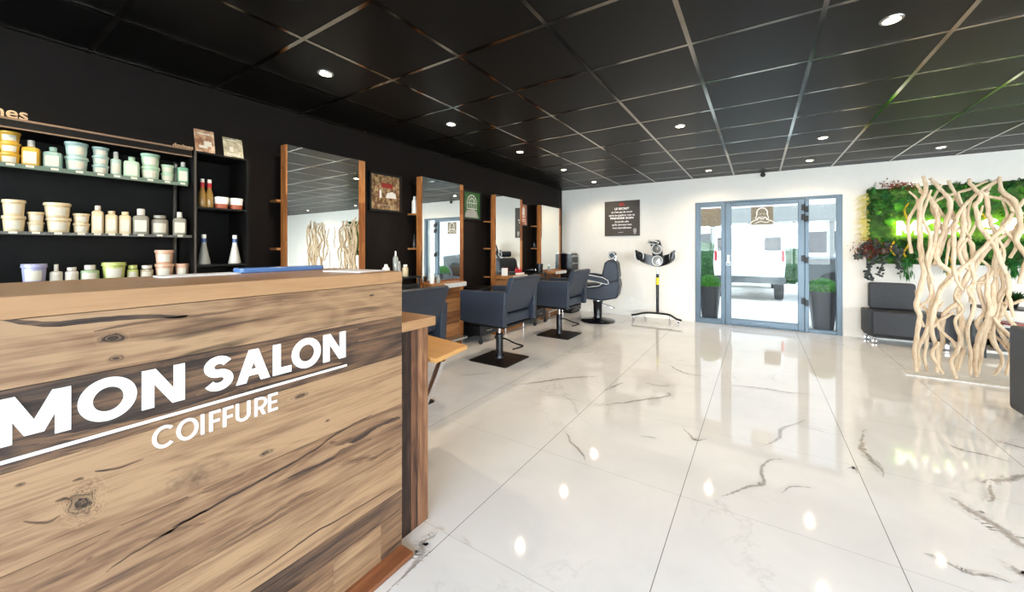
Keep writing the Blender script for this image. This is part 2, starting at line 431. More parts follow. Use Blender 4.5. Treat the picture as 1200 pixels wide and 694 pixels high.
# ------------------------------------------------------------------ letters cut from geometric shapes
def ribbon2(pts, t, closed=False):
    """outline quads of a stroke of width t"""
    n = len(pts); L, R = [], []
    for i in range(n):
        a = Vector(pts[i-1] if (i or closed) else pts[0]); b = Vector(pts[(i+1) % n] if (i < n-1 or closed) else pts[-1])
        d = (b-a).normalized(); nr = Vector((-d.y, d.x)); p = Vector(pts[i])
        L.append(p+nr*t/2); R.append(p-nr*t/2)
    return [(R[i], R[(i+1) % n], L[(i+1) % n], L[i]) for i in range(n if closed else n-1)]
def glyph(ch, w, t):
    """cap height 1, width w, stem t -> list of polygons"""
    R = lambda x0, y0, x1, y1: [(x0, y0), (x1, y0), (x1, y1), (x0, y1)]
    h = t*.95
    if ch == 'I': return [R(0, 0, t, 1)]
    if ch == 'L': return [R(0, 0, t, 1), R(t, 0, w, h)]
    if ch == 'E': return [R(0, 0, t, 1), R(t, 0, w, h), R(t, 1-h, w, 1), R(t, .5-h/2, w*.93, .5+h/2)]
    if ch == 'F': return [R(0, 0, t, 1), R(t, 1-h, w, 1), R(t, .48-h/2, w*.93, .48+h/2)]
    if ch == 'N': return [R(0, 0, t, 1), R(w-t, 0, w, 1), [(t*.0, 1), (t*1.12, 1), (w, 0), (w-t*1.12, 0)][::-1]]
    if ch == 'M':
        k = t*1.05; y = .12
        return [R(0, 0, t, 1), R(w-t, 0, w, 1), [(0, 1), (w/2-k*.55, y), (w/2+k*.55, y), (k*1.1, 1)], [(w, 1), (w-k*1.1, 1), (w/2-k*.55, y), (w/2+k*.55, y)]]
    if ch == 'A':
        k = t*1.12
        return [[(0, 0), (k, 0), (w/2+k*.5, 1), (w/2-k*.5, 1)], [(w-k, 0), (w, 0), (w/2+k*.5, 1), (w/2-k*.5, 1)], R(w*.27, .2, w*.73, .2+h*.9)]
    if ch == 'O': return ribbon2(arc(w/2, .5, w/2-t/2+.01, 0, 360, 40, .5-h/2+.015)[:-1], t, True)
    if ch == 'C': return ribbon2(arc(w/2+.01, .5, w/2-t/2+.01, 46, 314, 32, .5-h/2+.015), t)
    if ch == 'U':
        r = w/2-t/2
        return ribbon2([(t/2, 1)]+arc(w/2, r+h/2-.01, r, 180, 360, 20)+[(w-t/2, 1)], t)
    if ch == 'S':
        rx = w/2-t/2; ry = .25-h/4
        top = arc(w/2, .75-h/4, rx*.93, 25, 270, 20, ry); bot = arc(w/2, .25+h/4, rx, 90, -155, 20, ry)
        return ribbon2(top+bot[1:], t)
    if ch == 'R':
        yb = .38; rr = (1-h/2-(yb+h/2*.5))/2; cy = (1-h/2)-rr
        return [R(0, 0, t, 1), *ribbon2([(t, 1-h/2)]+arc(w*.55, cy, rr*.95, 90, -90, 14, rr)+[(t, cy-rr)], h),
                [(w*.42, cy-rr), (w-t*1.15, 0), (w, 0), (w*.42+t*1.1, cy-rr)]]
    return []

# =================================================================== ROOM SHELL
XL, YB, XR, YF, CZ = -3.42, 6.85, 8.3, -3.0, 2.415
mb = MB()
mb.tone = (0, 0, 0)
mb.box((XL-.2, YF-.2, -.1), (XR+.2, YB+.22, 0))
VZ = [.0005]
def vein(pts, w, k=6, taper=True):
    VZ[0] += .00008; jw = min(w*1.6, .022)
    pts = [Vector(p) for p in pts]
    sm = smoothpts([(p.x, p.y, 0) for p in pts], k); n = len(sm)
    # jitter for a cracked look
    out = []
    for i, p in enumerate(sm):
        q = Vector(p); q.x += noise.noise((p.x*11, p.y*11, 3))*jw; q.y += noise.noise((p.x*11, p.y*11, 9))*jw; out.append(q)
    for i in range(n-1):
        d = out[i+1]-out[i]
        if d.length < 1e-6: continue
        nr0 = Vector((-d.y, d.x, 0)).normalized()
        f0 = math.sin(PI*min(1, max(0, i/(n-1)))) ** .5 if taper else 1
        f1 = math.sin(PI*min(1, (i+1)/(n-1))) ** .5 if taper and i+1 < n-1 else (0 if taper else 1)
        a, b = out[i], out[i+1]; z = VZ[0]
        base = len(mb.v)
        for p, ff in ((a, f0), (b, f1)):
            ww = w*(.35+.65*ff)
            for sgn in (-1, 0, 1):
                q = p+nr0*sgn*ww*1.35; mb.v.append((q.x, q.y, z))
        e, c = (0, 1, 0), (1, 1, 0)
        c0 = (.25+.75*f0, 1, 0); c1 = (.25+.75*f1, 1, 0)
        mb.face((base, base+1, base+4, base+3), (e, c0, c1, e)); mb.face((base+1, base+2, base+5, base+4), (c0, e, e, c1))
def v7(*p): return [atZ(800+a/2.21, 380+b/2.21) for a, b in p]
def v6(*p): return [atZ(500+a/2.211, 380+b/2.211) for a, b in p]
for pts, w in ((v7((60, 475), (130, 437), (190, 415), (208, 400), (206, 368), (240, 352), (272, 345)), .016),
               (v7((195, 320), (240, 300), (255, 285), (252, 270), (280, 262), (330, 240)), .02),
               (v7((478, 265), (463, 310), (480, 345), (515, 375), (520, 400)), .024),
               (v7((683, 440), (730, 472), (800, 515), (884, 577), (960, 630)), .038),
               (v7((960, 380), (884, 395), (800, 406), (762, 412)), .026),
               (v7((800, 406), (793, 430), (806, 450), (785, 464)), .016),
               (v7((620, 600), (660, 605), (720, 635), (800, 655), (884, 685)), .014),
               (v7((850, 625), (884, 650), (920, 660)), .022),
               (v7((670, 300), (720, 325), (800, 345), (860, 362)), .016),
               (v7((788, 293), (884, 322), (940, 335)), .022),
               (v7((90, 155), (200, 165), (260, 175), (350, 185)), .022),
               (v7((0, 262), (30, 300), (62, 294)), .014), (v7((250, 440), (280, 422), (352, 426)), .008),
               (v7((425, 375), (446, 372), (450, 392)), .012), (v7((180, 545), (230, 585)), .006),
               (v6((200, 160), (280, 152), (340, 143), (400, 138), (458, 135)), .03),
               (v6((355, 268), (378, 312), (400, 335), (413, 360)), .014),
               (v6((420, 210), (500, 206), (570, 196), (632, 184), (610, 170)), .022),
               (v6((455, 175), (485, 162), (515, 150)), .02), (v6((625, 103), (662, 125), (722, 136)), .02),
               (v6((548, 291), (580, 292), (600, 298)), .01), (v6((75, 135), (130, 130), (185, 125)), .012),
               (v6((95, 170), (180, 168)), .016), (v6((255, 200), (300, 210)), .01),
               (v6((700, 296), (730, 294)), .014), (v6((715, 472), (776, 448)), .008),
               (v6((40, 315), (78, 313)), .006), (v6((550, 610), (592, 642)), .006),
               (v6((90, 555), (112, 575)), .01), (v6((560, 150), (600, 160), (650, 158)), .012),
               ([Vector((-1.19, 1.19, 0)), Vector((-1.2, 1.10, 0)), Vector((-1.14, 1.03, 0)), Vector((-1.13, .9, 0))], .022)):
    vein(pts, w)
floor = struct('floor', mb, M['marble'])

# ceiling: black tiles in a metal grid, one mesh
mb = MB(); mb.box((XL-.2, YF-.2, CZ), (XR+.2, YB+.22, CZ+.12))
mb.cur = 1
k = -7
x = .275-.61*6
while x < XR:
    if x > XL: mb.box((x-.012, YF, CZ-.004), (x+.012, YB, CZ+.002))
    x += .61
y = 2.31-.6*8
while y < YB:
    if y > YF: mb.box((XL, y-.012, CZ-.0035), (XR, y+.012, CZ+.002))
    y += .6
struct('ceiling', mb, [M['tile_black'], M['rail']])

def wall_holes(name, fixed, lo, hi, u0, u1, z0, z1, holes, axis, mat):
    """wall slab with rectangular openings; axis = normal axis"""
    mb = MB()
    us = sorted({u0, u1, *[h[0] for h in holes], *[h[1] for h in holes]}); zs = sorted({z0, z1, *[h[2] for h in holes], *[h[3] for h in holes]})
    for i in range(len(us)-1):
        for j in range(len(zs)-1):
            cu, cz = (us[i]+us[i+1])/2, (zs[j]+zs[j+1])/2
            if any(h[0] < cu < h[1] and h[2] < cz < h[3] for h in holes): continue
            a, b = (us[i], zs[j]), (us[i+1], zs[j+1])
            if axis == 0: mb.box((lo, a[0], a[1]), (hi, b[0], b[1]))
            else: mb.box((a[0], lo, a[1]), (b[0], hi, b[1]))
    return struct(name, mb, mat)
struct('wall_left', MB().box((XL-.15, YF, 0), (XL, YB, CZ)), M['wall_black'])
DX0, DX1, DZ = -.907, 1.009, 2.005
wall_holes('wall_back', 0, YB, YB+.2, XL-.15, XR+.15, 0, CZ, [(DX0, DX1, 0, DZ)], 1, M['wall_white'])
wall_holes('wall_right', 0, XR, XR+.15, YF, YB, 0, CZ, [(-2.7, .3, .1, 2.3), (.5, 3.9, .1, 2.3)], 0, M['wall_white'])
wall_holes('wall_front', 0, YF-.15, YF, XL-.15, XR+.15, 0, CZ, [(-3.0, -.3, .1, 2.3), (.0, 2.2, 0, 2.3), (2.5, 4.9, .1, 2.3), (5.2, 7.9, .1, 2.3)], 1, M['wall_white'])
mb = MB(); mb.box((XL, YB-.012, 0), (DX0-.01, YB, .07)); mb.box((DX1+.01, YB-.012, 0), (XR, YB, .07))
struct('baseboard_back', mb, M['wall_white'])

struct('wall_upper_sky_block', MB().box((XL-.3, YF-.3, CZ+.14), (XR+.3, YB+.3, 13.5)), M['facade'])  # unseen mass added over the room, keeps the bright front sky off the car park
tag(MB().box((0, 0, 0), (26, 8, 13)).build('side_sky_block', M['facade']), 'pale unseen block added left of the salon to shut out side sky, out of frame', 'building', None, (XL-26.5, -2, -.02))  # added out of view so the bright sky at the left stays off the car park
tag(MB().box((0, 0, 0), (22, 10, 13)).build('side_sky_block', M['facade']), 'pale unseen block added right of the salon to shut out side sky, out of frame', 'building', None, (15.5, -2.5, -.02))  # same on the right: an added block against the bright side sky
# shop windows behind the camera and on the right wall (never in the picture directly)
def shop_window(n, axis, pos, u0, u1, z0, z1, mull):
    def B(mb, a0, a1, c0, c1, d0=-.03, d1=.03):
        if axis == 0: mb.box((pos+d0, a0, c0), (pos+d1, a1, c1))
        else: mb.box((a0, pos+d0, c0), (a1, pos+d1, c1))
    mb = MB()
    B(mb, u0, u1, z0, z0+.06); B(mb, u0, u1, z1-.06, z1); B(mb, u0, u0+.06, z0+.06, z1-.06); B(mb, u1-.06, u1, z0+.06, z1-.06)
    for k in range(1, mull):
        c = u0+(u1-u0)*k/mull; B(mb, c-.03, c+.03, z0+.06, z1-.06)
    mb.cur = 1; B(mb, u0+.06, u1-.06, z0+.06, z1-.06, -.004, .004)
    struct('window_%d' % n, mb, [M['frame_blue'], M['glass']])
shop_window(1, 0, XR+.07, -2.7, .3, .1, 2.3, 2)
shop_window(2, 0, XR+.07, .5, 3.9, .1, 2.3, 2)
shop_window(3, 1, YF-.07, -3.0, -.3, .1, 2.3, 2)
shop_window(4, 1, YF-.07, 2.5, 4.9, .1, 2.3, 2)
shop_window(5, 1, YF-.07, 0, 2.2, 0, 2.3, 2)
shop_window(6, 1, YF-.07, 5.2, 7.9, .1, 2.3, 2)

# ------------------------------------------------------------------ glazed entrance door in the back wall
FY0, FY1 = YB-.02, YB+.06
def fr(mb, x0, x1, z0, z1, y0=FY0, y1=FY1): mb.box((x0, y0, z0), (x1, y1, z1))
door = bpy.data.objects.new('door_1', None); COL.objects.link(door); door['kind'] = 'structure'
mb = MB()
fr(mb, DX0, -.828, 0, DZ); fr(mb, -.522, -.46, 0, DZ); fr(mb, .58, .63, 0, DZ); fr(mb, .943, DX1, 0, DZ)
fr(mb, -.828, -.522, 1.925, DZ); fr(mb, -.828, -.522, 0, .08); fr(mb, .63, .943, 1.962, DZ); fr(mb, .63, .943, 0, .052)
fr(mb, -.46, .58, 1.975, DZ); fr(mb, -.46, .58, 0, .018)
mb.build('door_frame', M['frame_blue'], door, bevel=.004)
mb = MB()
for a in ((-.455, -.375, .022, 1.97), (.498, .575, .022, 1.97), (-.375, .498, 1.912, 1.97), (-.375, .498, .022, .108)): fr(mb, *a, y0=YB-.035, y1=YB+.035)
leaf = mb.build('door_leaf', M['frame_blue'], door, bevel=.004)
MB().box((-.375, YB-.004, .108), (.498, YB+.004, 1.912)).build('pane', M['glass'], leaf)
MB().box((-.828, YB+.012, .08), (-.522, YB+.02, 1.925)).build('side_pane', M['glass'], door)
MB().box((.63, YB+.012, .052), (.943, YB+.02, 1.962)).build('side_pane', M['glass'], door)
for z in (1.84, 1.70, 1.09, .46):
    mb = MB(); mb.rbox((.535, YB-.06, z-.045), (.57, YB-.02, z+.045), .008, 3, 1); mb.rbox((.585, YB-.06, z-.07), (.62, YB-.02, z+.02), .008, 3, 1)
    mb.tube([(.577, YB-.05, z-.07), (.577, YB-.05, z+.05)], .009, 10)
    mb.build('hinge', M['black_metal'], door)
mb = MB(); mb.rbox((-.43, YB-.045, 1.0), (-.40, YB-.035, 1.13), .01, 4, 1); mb.tube([(-.415, YB-.04, 1.1), (-.415, YB-.085, 1.1), (-.33, YB-.09, 1.1)], .009, 10)
mb.build('door_handle', M['steel'], leaf, smooth=True)
mb = MB(); mb.tube([(-.415+.032*math.cos(a), YB-.045, .995+.032*math.sin(a)) for a in [2*PI*i/20 for i in range(20)]], .005, 6, closed=True)
mb.build('door_lock_ring', M['steel'], leaf, smooth=True)
# printed films on the glass
mb = MB(); mb.box((-.822, YB+.008, 1.60), (-.528, YB+.0105, 1.90)); mb.build('photo_film', M['decal_photo'], door)
mb = MB(); mb.box((-.10, YB-.0065, 1.60), (.19, YB-.0055, 1.885))
film = mb.build('photo_film', M['decal_photo'], leaf)
mb = MB()
def stroke_xz(pts, r=.006): mb.tube([(x, YB-.011, z) for x, z in pts], r, 5)
cx = .045
stroke_xz([(cx-.16, 1.63), (cx-.12, 1.665), (cx-.06, 1.69), (cx-.045, 1.72)]); stroke_xz([(cx+.16, 1.63), (cx+.12, 1.665), (cx+.06, 1.69), (cx+.05, 1.72)])
stroke_xz([(cx+.045*math.cos(t), 1.755+.06*math.sin(t)) for t in [PI*1.15+i*PI*.7/10 for i in range(11)]])
stroke_xz([(cx+.07*math.cos(t), 1.79+.075*math.sin(t)) for t in [-.4+i*(PI+.8)/16 for i in range(17)]], .008)
stroke_xz([(cx-.07, 1.76), (cx-.085, 1.71), (cx-.06, 1.68)]); stroke_xz([(cx+.07, 1.76), (cx+.085, 1.71), (cx+.06, 1.68)])
stroke_xz([(cx-.03, 1.77), (cx-.01, 1.775)], .004); stroke_xz([(cx+.012, 1.775), (cx+.035, 1.77)], .004)
stroke_xz([(cx-.02, 1.725), (cx, 1.72), (cx+.02, 1.725)], .004)
stroke_xz([(cx-.10, 1.625), (cx-.02, 1.66), (cx+.06, 1.635), (cx+.1, 1.66)], .005)
mb.build('white_line_portrait', M['white_letter'], leaf)
mb = MB()
for i in range(15):
    x = -.16+i*.028
    if i in (4, 10): continue
    mb.box((x, YB-.012, 1.575), (x+.018, YB-.010, 1.598))
mb.build('film_lettering', M['white_letter'], leaf)

# =================================================================== OUTSIDE, seen through the door
mb = MB(); mb.box((-30, YB+.22, -.12), (40, 60, -.02)); mb.box((-3, YB+.22, -.02), (4, 9.2, -.001))
struct('ground', mb, M['stone'])
mb = MB(); mb.box((-30, YF-20, -.12), (40, YF-.22, -.02)); mb.box((XR+.22, YF-.3, -.12), (40, YB+.3, -.02)); struct('pavement', mb, M['stone'])
def planter(x, y, s, label):
    t = thing('boxwood_planter', label, 'planter', (x, y, 0), 0, 'tapered planters with boxwood balls outside the door')
    w0, w1, hh = .13*s, .19*s, .56
    mb = MB(); mb.lathe([(w0, 0), (w1, hh), (w1+.008, hh), (w1+.008, hh+.015), (w1-.015, hh+.015), (w1-.02, hh-.03)], (0, 0, 0), 32, 'z', 6)
    mb.build('pot', M['terra'], t, smooth=True)
    mb = MB(); c = (0, 0, hh+.05); R_ = .19*s
    mb.ball(c, R_*.9, 24, 14, (1, 1, .85), .05)
    for i in range(1500):
        a = random.uniform(0, 2*PI); z = random.uniform(-.35, 1); q = math.sqrt(1-z*z)
        n = Vector((q*math.cos(a), q*math.sin(a), z)); p = Vector(c)+Vector((n.x, n.y, n.z*.86))*R_*random.uniform(.9, 1.04)
        s1 = n.orthogonal().normalized(); s1.rotate(Matrix.Rotation(random.uniform(0, 6.3), 3, n)); s2 = n.cross(s1); e = .012
        mb.quad(p-s1*e, p+s2*e*.6+n*e*.5, p+s1*e+n*e, p-s2*e*.6+n*e*.5)
    mb.build('boxwood_ball', M['box_leaf'], t)
    return t
planter(-.735, 7.33, .92, 'dark tapered planter with clipped boxwood ball behind the left door pane')
planter(.845, 7.33, .98, 'dark tapered planter with clipped boxwood ball behind the right door pane')
# white van parked across the forecourt, seen from behind
t = thing('white_van', 'white van parked outside, seen through the middle door pane', 'van', (-.22, 10.5, -.02))
mb = MB(); mb.prism([(-.72, .45), (.72, .45), (.76, .9), (.74, 1.2), (.68, 1.68), (.5, 1.76), (-.5, 1.76), (-.68, 1.68), (-.74, 1.2), (-.76, .9)], 0, 3.6, 1)
mb.prism([(-.72, .45), (.72, .45), (.76, .9), (.74, 1.2), (-.74, 1.2), (-.76, .9)], 3.6, 4.4, 1); mb.build('body', M['van_white'], t, bevel=.05, seg=3)
MB().rbox((-.76, -.08, .42), (.76, .02, .58), .05, 4, 1).build('bumper', M['car_grey'], t, smooth=True)
for xs in (-.5, .5): MB().rbox((xs-.16, -.012, 1.2), (xs+.16, .0, 1.52), .03, 3, 1).build('rear_window', M['black_gloss'], t)
for xs in (-.7, .7): MB().box((xs-.03, -.015, .95), (xs+.03, 0, 1.2)).build('tail_light', M['red'], t)
for xs in (-.64, .64):
    for ys in (.55, 3.6):
        mb = MB(); mb.lathe([(.2, -.1), (.31, -.09), (.33, -.06), (.33, .06), (.31, .09), (.2, .1)], (xs, ys, .33), 28, 'x'); mb.build('wheel', M['rubber'], t, smooth=True)
# grey pick-up to the right
t = thing('grey_pickup', 'dark grey pick-up truck parked outside, behind the right door pane', 'car', (2.55, 11.0, -.02))
mb = MB(); mb.prism([(-1.6, .45), (1.9, .45), (1.95, .95), (1.1, 1.02), (-1.6, 1.05)], 0, 1.6, 1); mb.build('body', M['car_grey'], t, bevel=.05, seg=3)
mb = MB(); mb.prism([(-.9, 1.05), (1.0, 1.03), (.6, 1.62), (-.75, 1.66)], .08, 1.52, 1); mb.build('cab', M['car_grey'], t, bevel=.05, seg=3)
mb = MB(); mb.prism([(-.75, 1.1), (.82, 1.1), (.52, 1.56), (-.66, 1.58)], .06, .085, 1); mb.build('side_window', M['black_gloss'], t)
for xs in (-1.05, 1.25):
    for ys in (.06, 1.54):
        MB().lathe([(.22, -.1), (.34, -.09), (.36, -.06), (.36, .06), (.34, .09), (.22, .1)], (xs, ys, .36), 28, 'y').build('wheel', M['rubber'], t, smooth=True)
# canopy, low building and hedge further out
mb = MB(); mb.box((-6, 17.0, 2.2), (8, 17.25, 2.85)); mb.box((-6, 17.25, 2.75), (8, 21, 2.85))
t = thing('carport', 'grey carport roof on posts beyond the parked van', 'carport', (0, 0, -.02)); mb.build('roof', M['grey_canopy'], t)
for x in (-5.8, -1.6, 2.2, 7.8): MB().box((x-.1, 17.02, 0), (x+.1, 17.22, 2.2)).build('post', M['grey_canopy'], t)
mb = MB(); mb.box((-14, 26, 0), (16, 32, 3.2)); t = thing('low_building', 'pale low building across the car park', 'building', (0, 0, -.02)); mb.build('wall', M['facade'], t)
for x in (-6, -3, 0, 3, 6): MB().box((x-.7, 25.97, 1.0), (x+.7, 26.02, 2.2)).build('window', M['black_gloss'], t)
MB().box((-14.2, 25.7, 3.2), (16.2, 32.2, 3.4)).build('roof', M['grey_canopy'], t)
def bush(x, y, rx, h, label):
    mb = MB(); mb.ball((0, 0, h/2), .5, 14, 8, (rx*2*.45, .6, h*.95), .1)
    for i in range(1100):
        a = random.uniform(0, 2*PI); z = random.uniform(-.9, 1); q = math.sqrt(1-z*z)
        n = Vector((q*math.cos(a), q*math.sin(a), z)); p = Vector((n.x*rx*.5, n.y*.35, h/2+n.z*h*.49))*1.0
        s1 = n.orthogonal().normalized(); s1.rotate(Matrix.Rotation(random.uniform(0, 6.3), 3, n)); s2 = n.cross(s1); e = .05
        mb.quad(p-s1*e, p+s2*e*.5+n*e*.5, p+s1*e+n*e, p-s2*e*.5+n*e*.5)
    return tag(mb.build('bush', M['fern_dark']), label, 'bush', 'bushes beyond the forecourt', (x, y, -.02))
bush(-1.7, 15.5, 1.2, 1.5, 'green bush left of the white van beyond the door')
bush(.95, 16.0, 1.1, 1.25, 'green bush right of the white van beyond the door')
bush(3.9, 17.5, 2.2, 1.6, 'wide green bush behind the grey pick-up')

# =================================================================== DOWNLIGHTS
SPOT = 30
def downlight_proto():
    t = thing('ceiling_downlight', '', 'ceiling light', (0, 0, CZ))
    mb = MB(); mb.lathe([(.033, -.002), (.036, -.007), (.046, -.007), (.048, -.001), (.048, 0), (.033, 0)], (0, 0, 0), 28)
    # ring only: rebuild as an open ring
    mb = MB(); n = 32; prof = [(.034, -.001), (.035, -.007), (.046, -.007), (.049, -.0005)]
    for r, z in prof:
        for k in range(n): a = 2*PI*k/n; mb.v.append((r*math.cos(a), r*math.sin(a), z))
    for i in range(len(prof)-1):
        for k in range(n): mb.face((i*n+k, i*n+(k+1) % n, (i+1)*n+(k+1) % n, (i+1)*n+k))
    mb.build('trim_ring', M['steel'], t, smooth=True)
    MB().cyl((0, 0, 0), .0335, -.0045, -.001, 24).build('bulb', M['bulb'], t)
    ld = bpy.data.lights.new('downlight_beam', 'SPOT'); ld.energy = SPOT; ld.color = (1, .80, .56); ld.spot_size = math.radians(150); ld.spot_blend = .6; ld.shadow_soft_size = .035
    lo = bpy.data.objects.new('beam', ld); COL.objects.link(lo); lo.parent = t; lo.location = (0, 0, -.02)
    return t
proto = downlight_proto()
LP = [(-2.47, 1.41, 'ceiling downlight above the product shelves, nearest the counter'), (-2.47, 2.61, 'ceiling downlight in front of the first mirror, second along the black wall'),
      (-2.47, 3.81, 'ceiling downlight between second and third mirrors, third along the black wall'), (-2.47, 5.01, 'ceiling downlight in front of the third mirror, fourth along the black wall'),
      (-2.47, 6.21, 'ceiling downlight over the barber chair, last along the black wall'), (-.64, 3.81, 'ceiling downlight in mid ceiling left of the door line, nearer one'),
      (-.64, 6.21, 'ceiling downlight near the left side of the glass door'), (.58, 2.61, 'largest ceiling downlight at the top right of the photo'),
      (.58, 5.01, 'ceiling downlight in front of the door, nearer of two in its row'), (.58, 6.21, 'ceiling downlight closest to the glass door and its black sensor'),
      (1.8, 6.21, 'ceiling downlight above the dark bench and green wall'), (1.8, 3.81, 'ceiling downlight out of frame above the dark armchair'),
      (-.64, 1.41, 'ceiling downlight out of frame above the tiled aisle'), (3.02, 6.21, 'ceiling downlight out of frame right of the green wall'), (3.02, 3.81, 'ceiling downlight out of frame by the right windows'),
      (-2.47, .2, 'ceiling downlight out of frame above the reception'), (.58, .2, 'ceiling downlight out of frame above the camera'),
      (4.24, 5.01, 'ceiling downlight out of frame, glimpsed in the first mirror'), (5.46, 6.21, 'ceiling downlight out of frame near the back wall, right of the green wall'), (5.46, 2.61, 'ceiling downlight out of frame at the far right of the salon'), (6.68, 5.01, 'ceiling downlight out of frame, farthest right')]
for i, (x, y, lab) in enumerate(LP):
    if i == 0:
        proto.location = (x, y, CZ); proto['label'] = lab; proto['group'] = 'recessed ceiling downlights'
    else: dup(proto, lab, (x, y, CZ))

# =================================================================== RECEPTION COUNTER
CX0, CX1, CY1 = -1.75, -1.25, 1.032
t = counter = thing('reception_counter', 'wooden plank reception counter with large white lettering, left foreground', 'counter', (CX1, CY1, 0))
def L(x, y, z): return (x-CX1, y-CY1, z)
y0 = -.9
# front panel: long horizontal planks
mb = MB()
planks = [(1.099, .963, .10), (.963, .800, .52), (.800, .600, .06), (.600, .410, .22), (.410, .245, .05), (.245, .166, .42)]
for (z1, z0, tone) in planks:
    mb.box(L(CX1-.04, y0, z0+.0006), L(CX1, CY1, z1-.0006), (tone, random.random(), random.random()))
yy = CY1; seq = [(.10, .42), (.19, .12), (.20, .34), (.17, .05), (.21, .3), (.18, .45), (.2, .1), (.2, .3), (.2, .2), (.28, .4)]
for w, tone in seq:
    a = max(y0, yy-w); mb.box(L(CX1-.04, a+.0006, .02), L(CX1, yy, .1655), (tone, random.random(), random.random())); yy = a
    if yy <= y0: break
def crack(pts, w, st=1.0):
    P3 = [atX(u, v, CX1) for u, v in pts]; P3 = [Vector((0, p.y-CY1, p.z)) for p in P3]; sm = smoothpts(P3, 8); n = len(sm)
    sm = [p+Vector((0, 0, noise.noise((p.y*40, p.z*40, 2))*w*.6)) for p in sm]
    tn = (random.random()*.3+.2, random.random(), random.random())
    for i in range(n-1):
        f0 = math.sin(PI*i/(n-1))**.5; f1 = math.sin(PI*(i+1)/(n-1))**.5 if i < n-2 else 0
        base = len(mb.v)
        for p, ff in ((sm[i], f0), (sm[i+1], f1)):
            for sg in (-1, 0, 1): mb.v.append((.0004, p.y, p.z+sg*w*(.3+.7*ff)))
        e = (*tn, .002); c0 = (*tn, st*(.4+.6*f0)); c1 = (*tn, st*(.4+.6*f1))
        mb.face((base, base+1, base+4, base+3), (e, c0, c1, e)); mb.face((base+1, base+2, base+5, base+4), (c0, e, e, c1))
def q5(*p): return [(220+a/3.243, 480+b/3.243) for a, b in p]
def q4(*p): return [(a/4.508, 540+b/4.508) for a, b in p]
for pts, w, st in ((q5((-60, 450), (0, 420), (120, 355), (240, 290), (340, 235), (480, 155), (520, 125), (560, 95), (620, 62), (700, 20)), .0045, 1.5),
                   (q5((0, 590), (160, 500), (300, 412), (400, 350), (520, 295)), .013, .85), (q5((560, 215), (640, 190), (720, 178), (808, 130)), .012, .7),
                   (q5((540, 130), (640, 110), (720, 60), (808, 30)), .012, .5), (q5((380, 260), (520, 200), (600, 150), (700, 110)), .006, .6),
                   (q5((160, 690), (300, 600), (480, 470), (560, 425), (700, 342), (808, 275)), .0035, 1.4), (q5((0, 330), (120, 290), (240, 225)), .006, .5),
                   (q4((560, 590), (620, 545), (700, 490), (800, 430), (900, 372), (1000, 312), (1100, 258)), .0035, 1.3), (q4((0, 670), (120, 640), (250, 575), (420, 480), (640, 340)), .006, .7),
                   (q4((150, 690), (330, 610), (600, 480), (800, 400), (1082, 330)), .006, .5), (q4((500, 60), (620, 40), (760, -10)), .003, .9), (q4((120, 320), (250, 325), (320, 290)), .004, 1.1), (q4((290, 215), (350, 200), (380, 215)), .004, 1.2), (q4((380, 110), (420, 95), (445, 92)), .004, 1.2),
                   ([(0, 374), (60, 380), (150, 372), (220, 371)], .006, .4), ([(110, 388), (180, 376), (260, 366), (330, 352)], .004, .7), ([(300, 352), (380, 345), (470, 337)], .006, .5),
                   ([(0, 520), (70, 514), (140, 500), (200, 486), (300, 452), (400, 425)], .008, .6), ([(60, 530), (120, 520), (200, 490)], .006, .7), ([(230, 462), (300, 438), (360, 425)], .010, .6), ([(420, 400), (470, 388)], .008, .6), ([(250, 425), (330, 405), (420, 385)], .006, .4)):
    crack(pts, w, st)
mb.build('front_panel', OAK_Y, t)
mb = MB(); mb.box(L(CX0-.0, y0, 1.100), L(CX1+.002, CY1+.001, 1.145), (.0, .37, .81)); mb.build('counter_top', OAK_TOP, t, bevel=.0015)
mb = MB(); mb.box(L(CX1-.07, CY1-.03, .02), L(CX1-.04, CY1, 1.099), (.3, .2, .5)); mb.box(L(CX0+.1, CY1-.03, .02), L(CX1-.07, CY1, 1.099), (.15, .9, .1))
mb.build('end_panel', OAK_Z, t)
mb = MB(); mb.box(L(CX1-.04, y0, 0), L(-1.178, CY1, .0195), (.35, .7, .2)); mb.build('skirting', RED_Y, t, bevel=.003)
# side pier + its slab (lower return of the counter)
mb = MB(); mb.box(L(-1.9, CY1+.001, 0), L(-1.40, 1.212, .890), (.15, .1, .3)); mb.box(L(-1.399, CY1+.001, 0), L(-1.29, 1.115, .890), (.75, .5, .35)); mb.box(L(-1.399, 1.1155, 0), L(-1.29, 1.152, .890), (.45, .95, .55)); mb.box(L(-1.399, 1.1525, 0), L(-1.29, 1.212, .890), (.22, .25, .75))
mb.build('side_pier', OAK_Z, t)
MB().box(L(-1.95, CY1+.001, .8905), L(-1.25, 1.222, .931), (.05, .44, .12)).build('return_slab', OAK_TOP, t, bevel=.002)
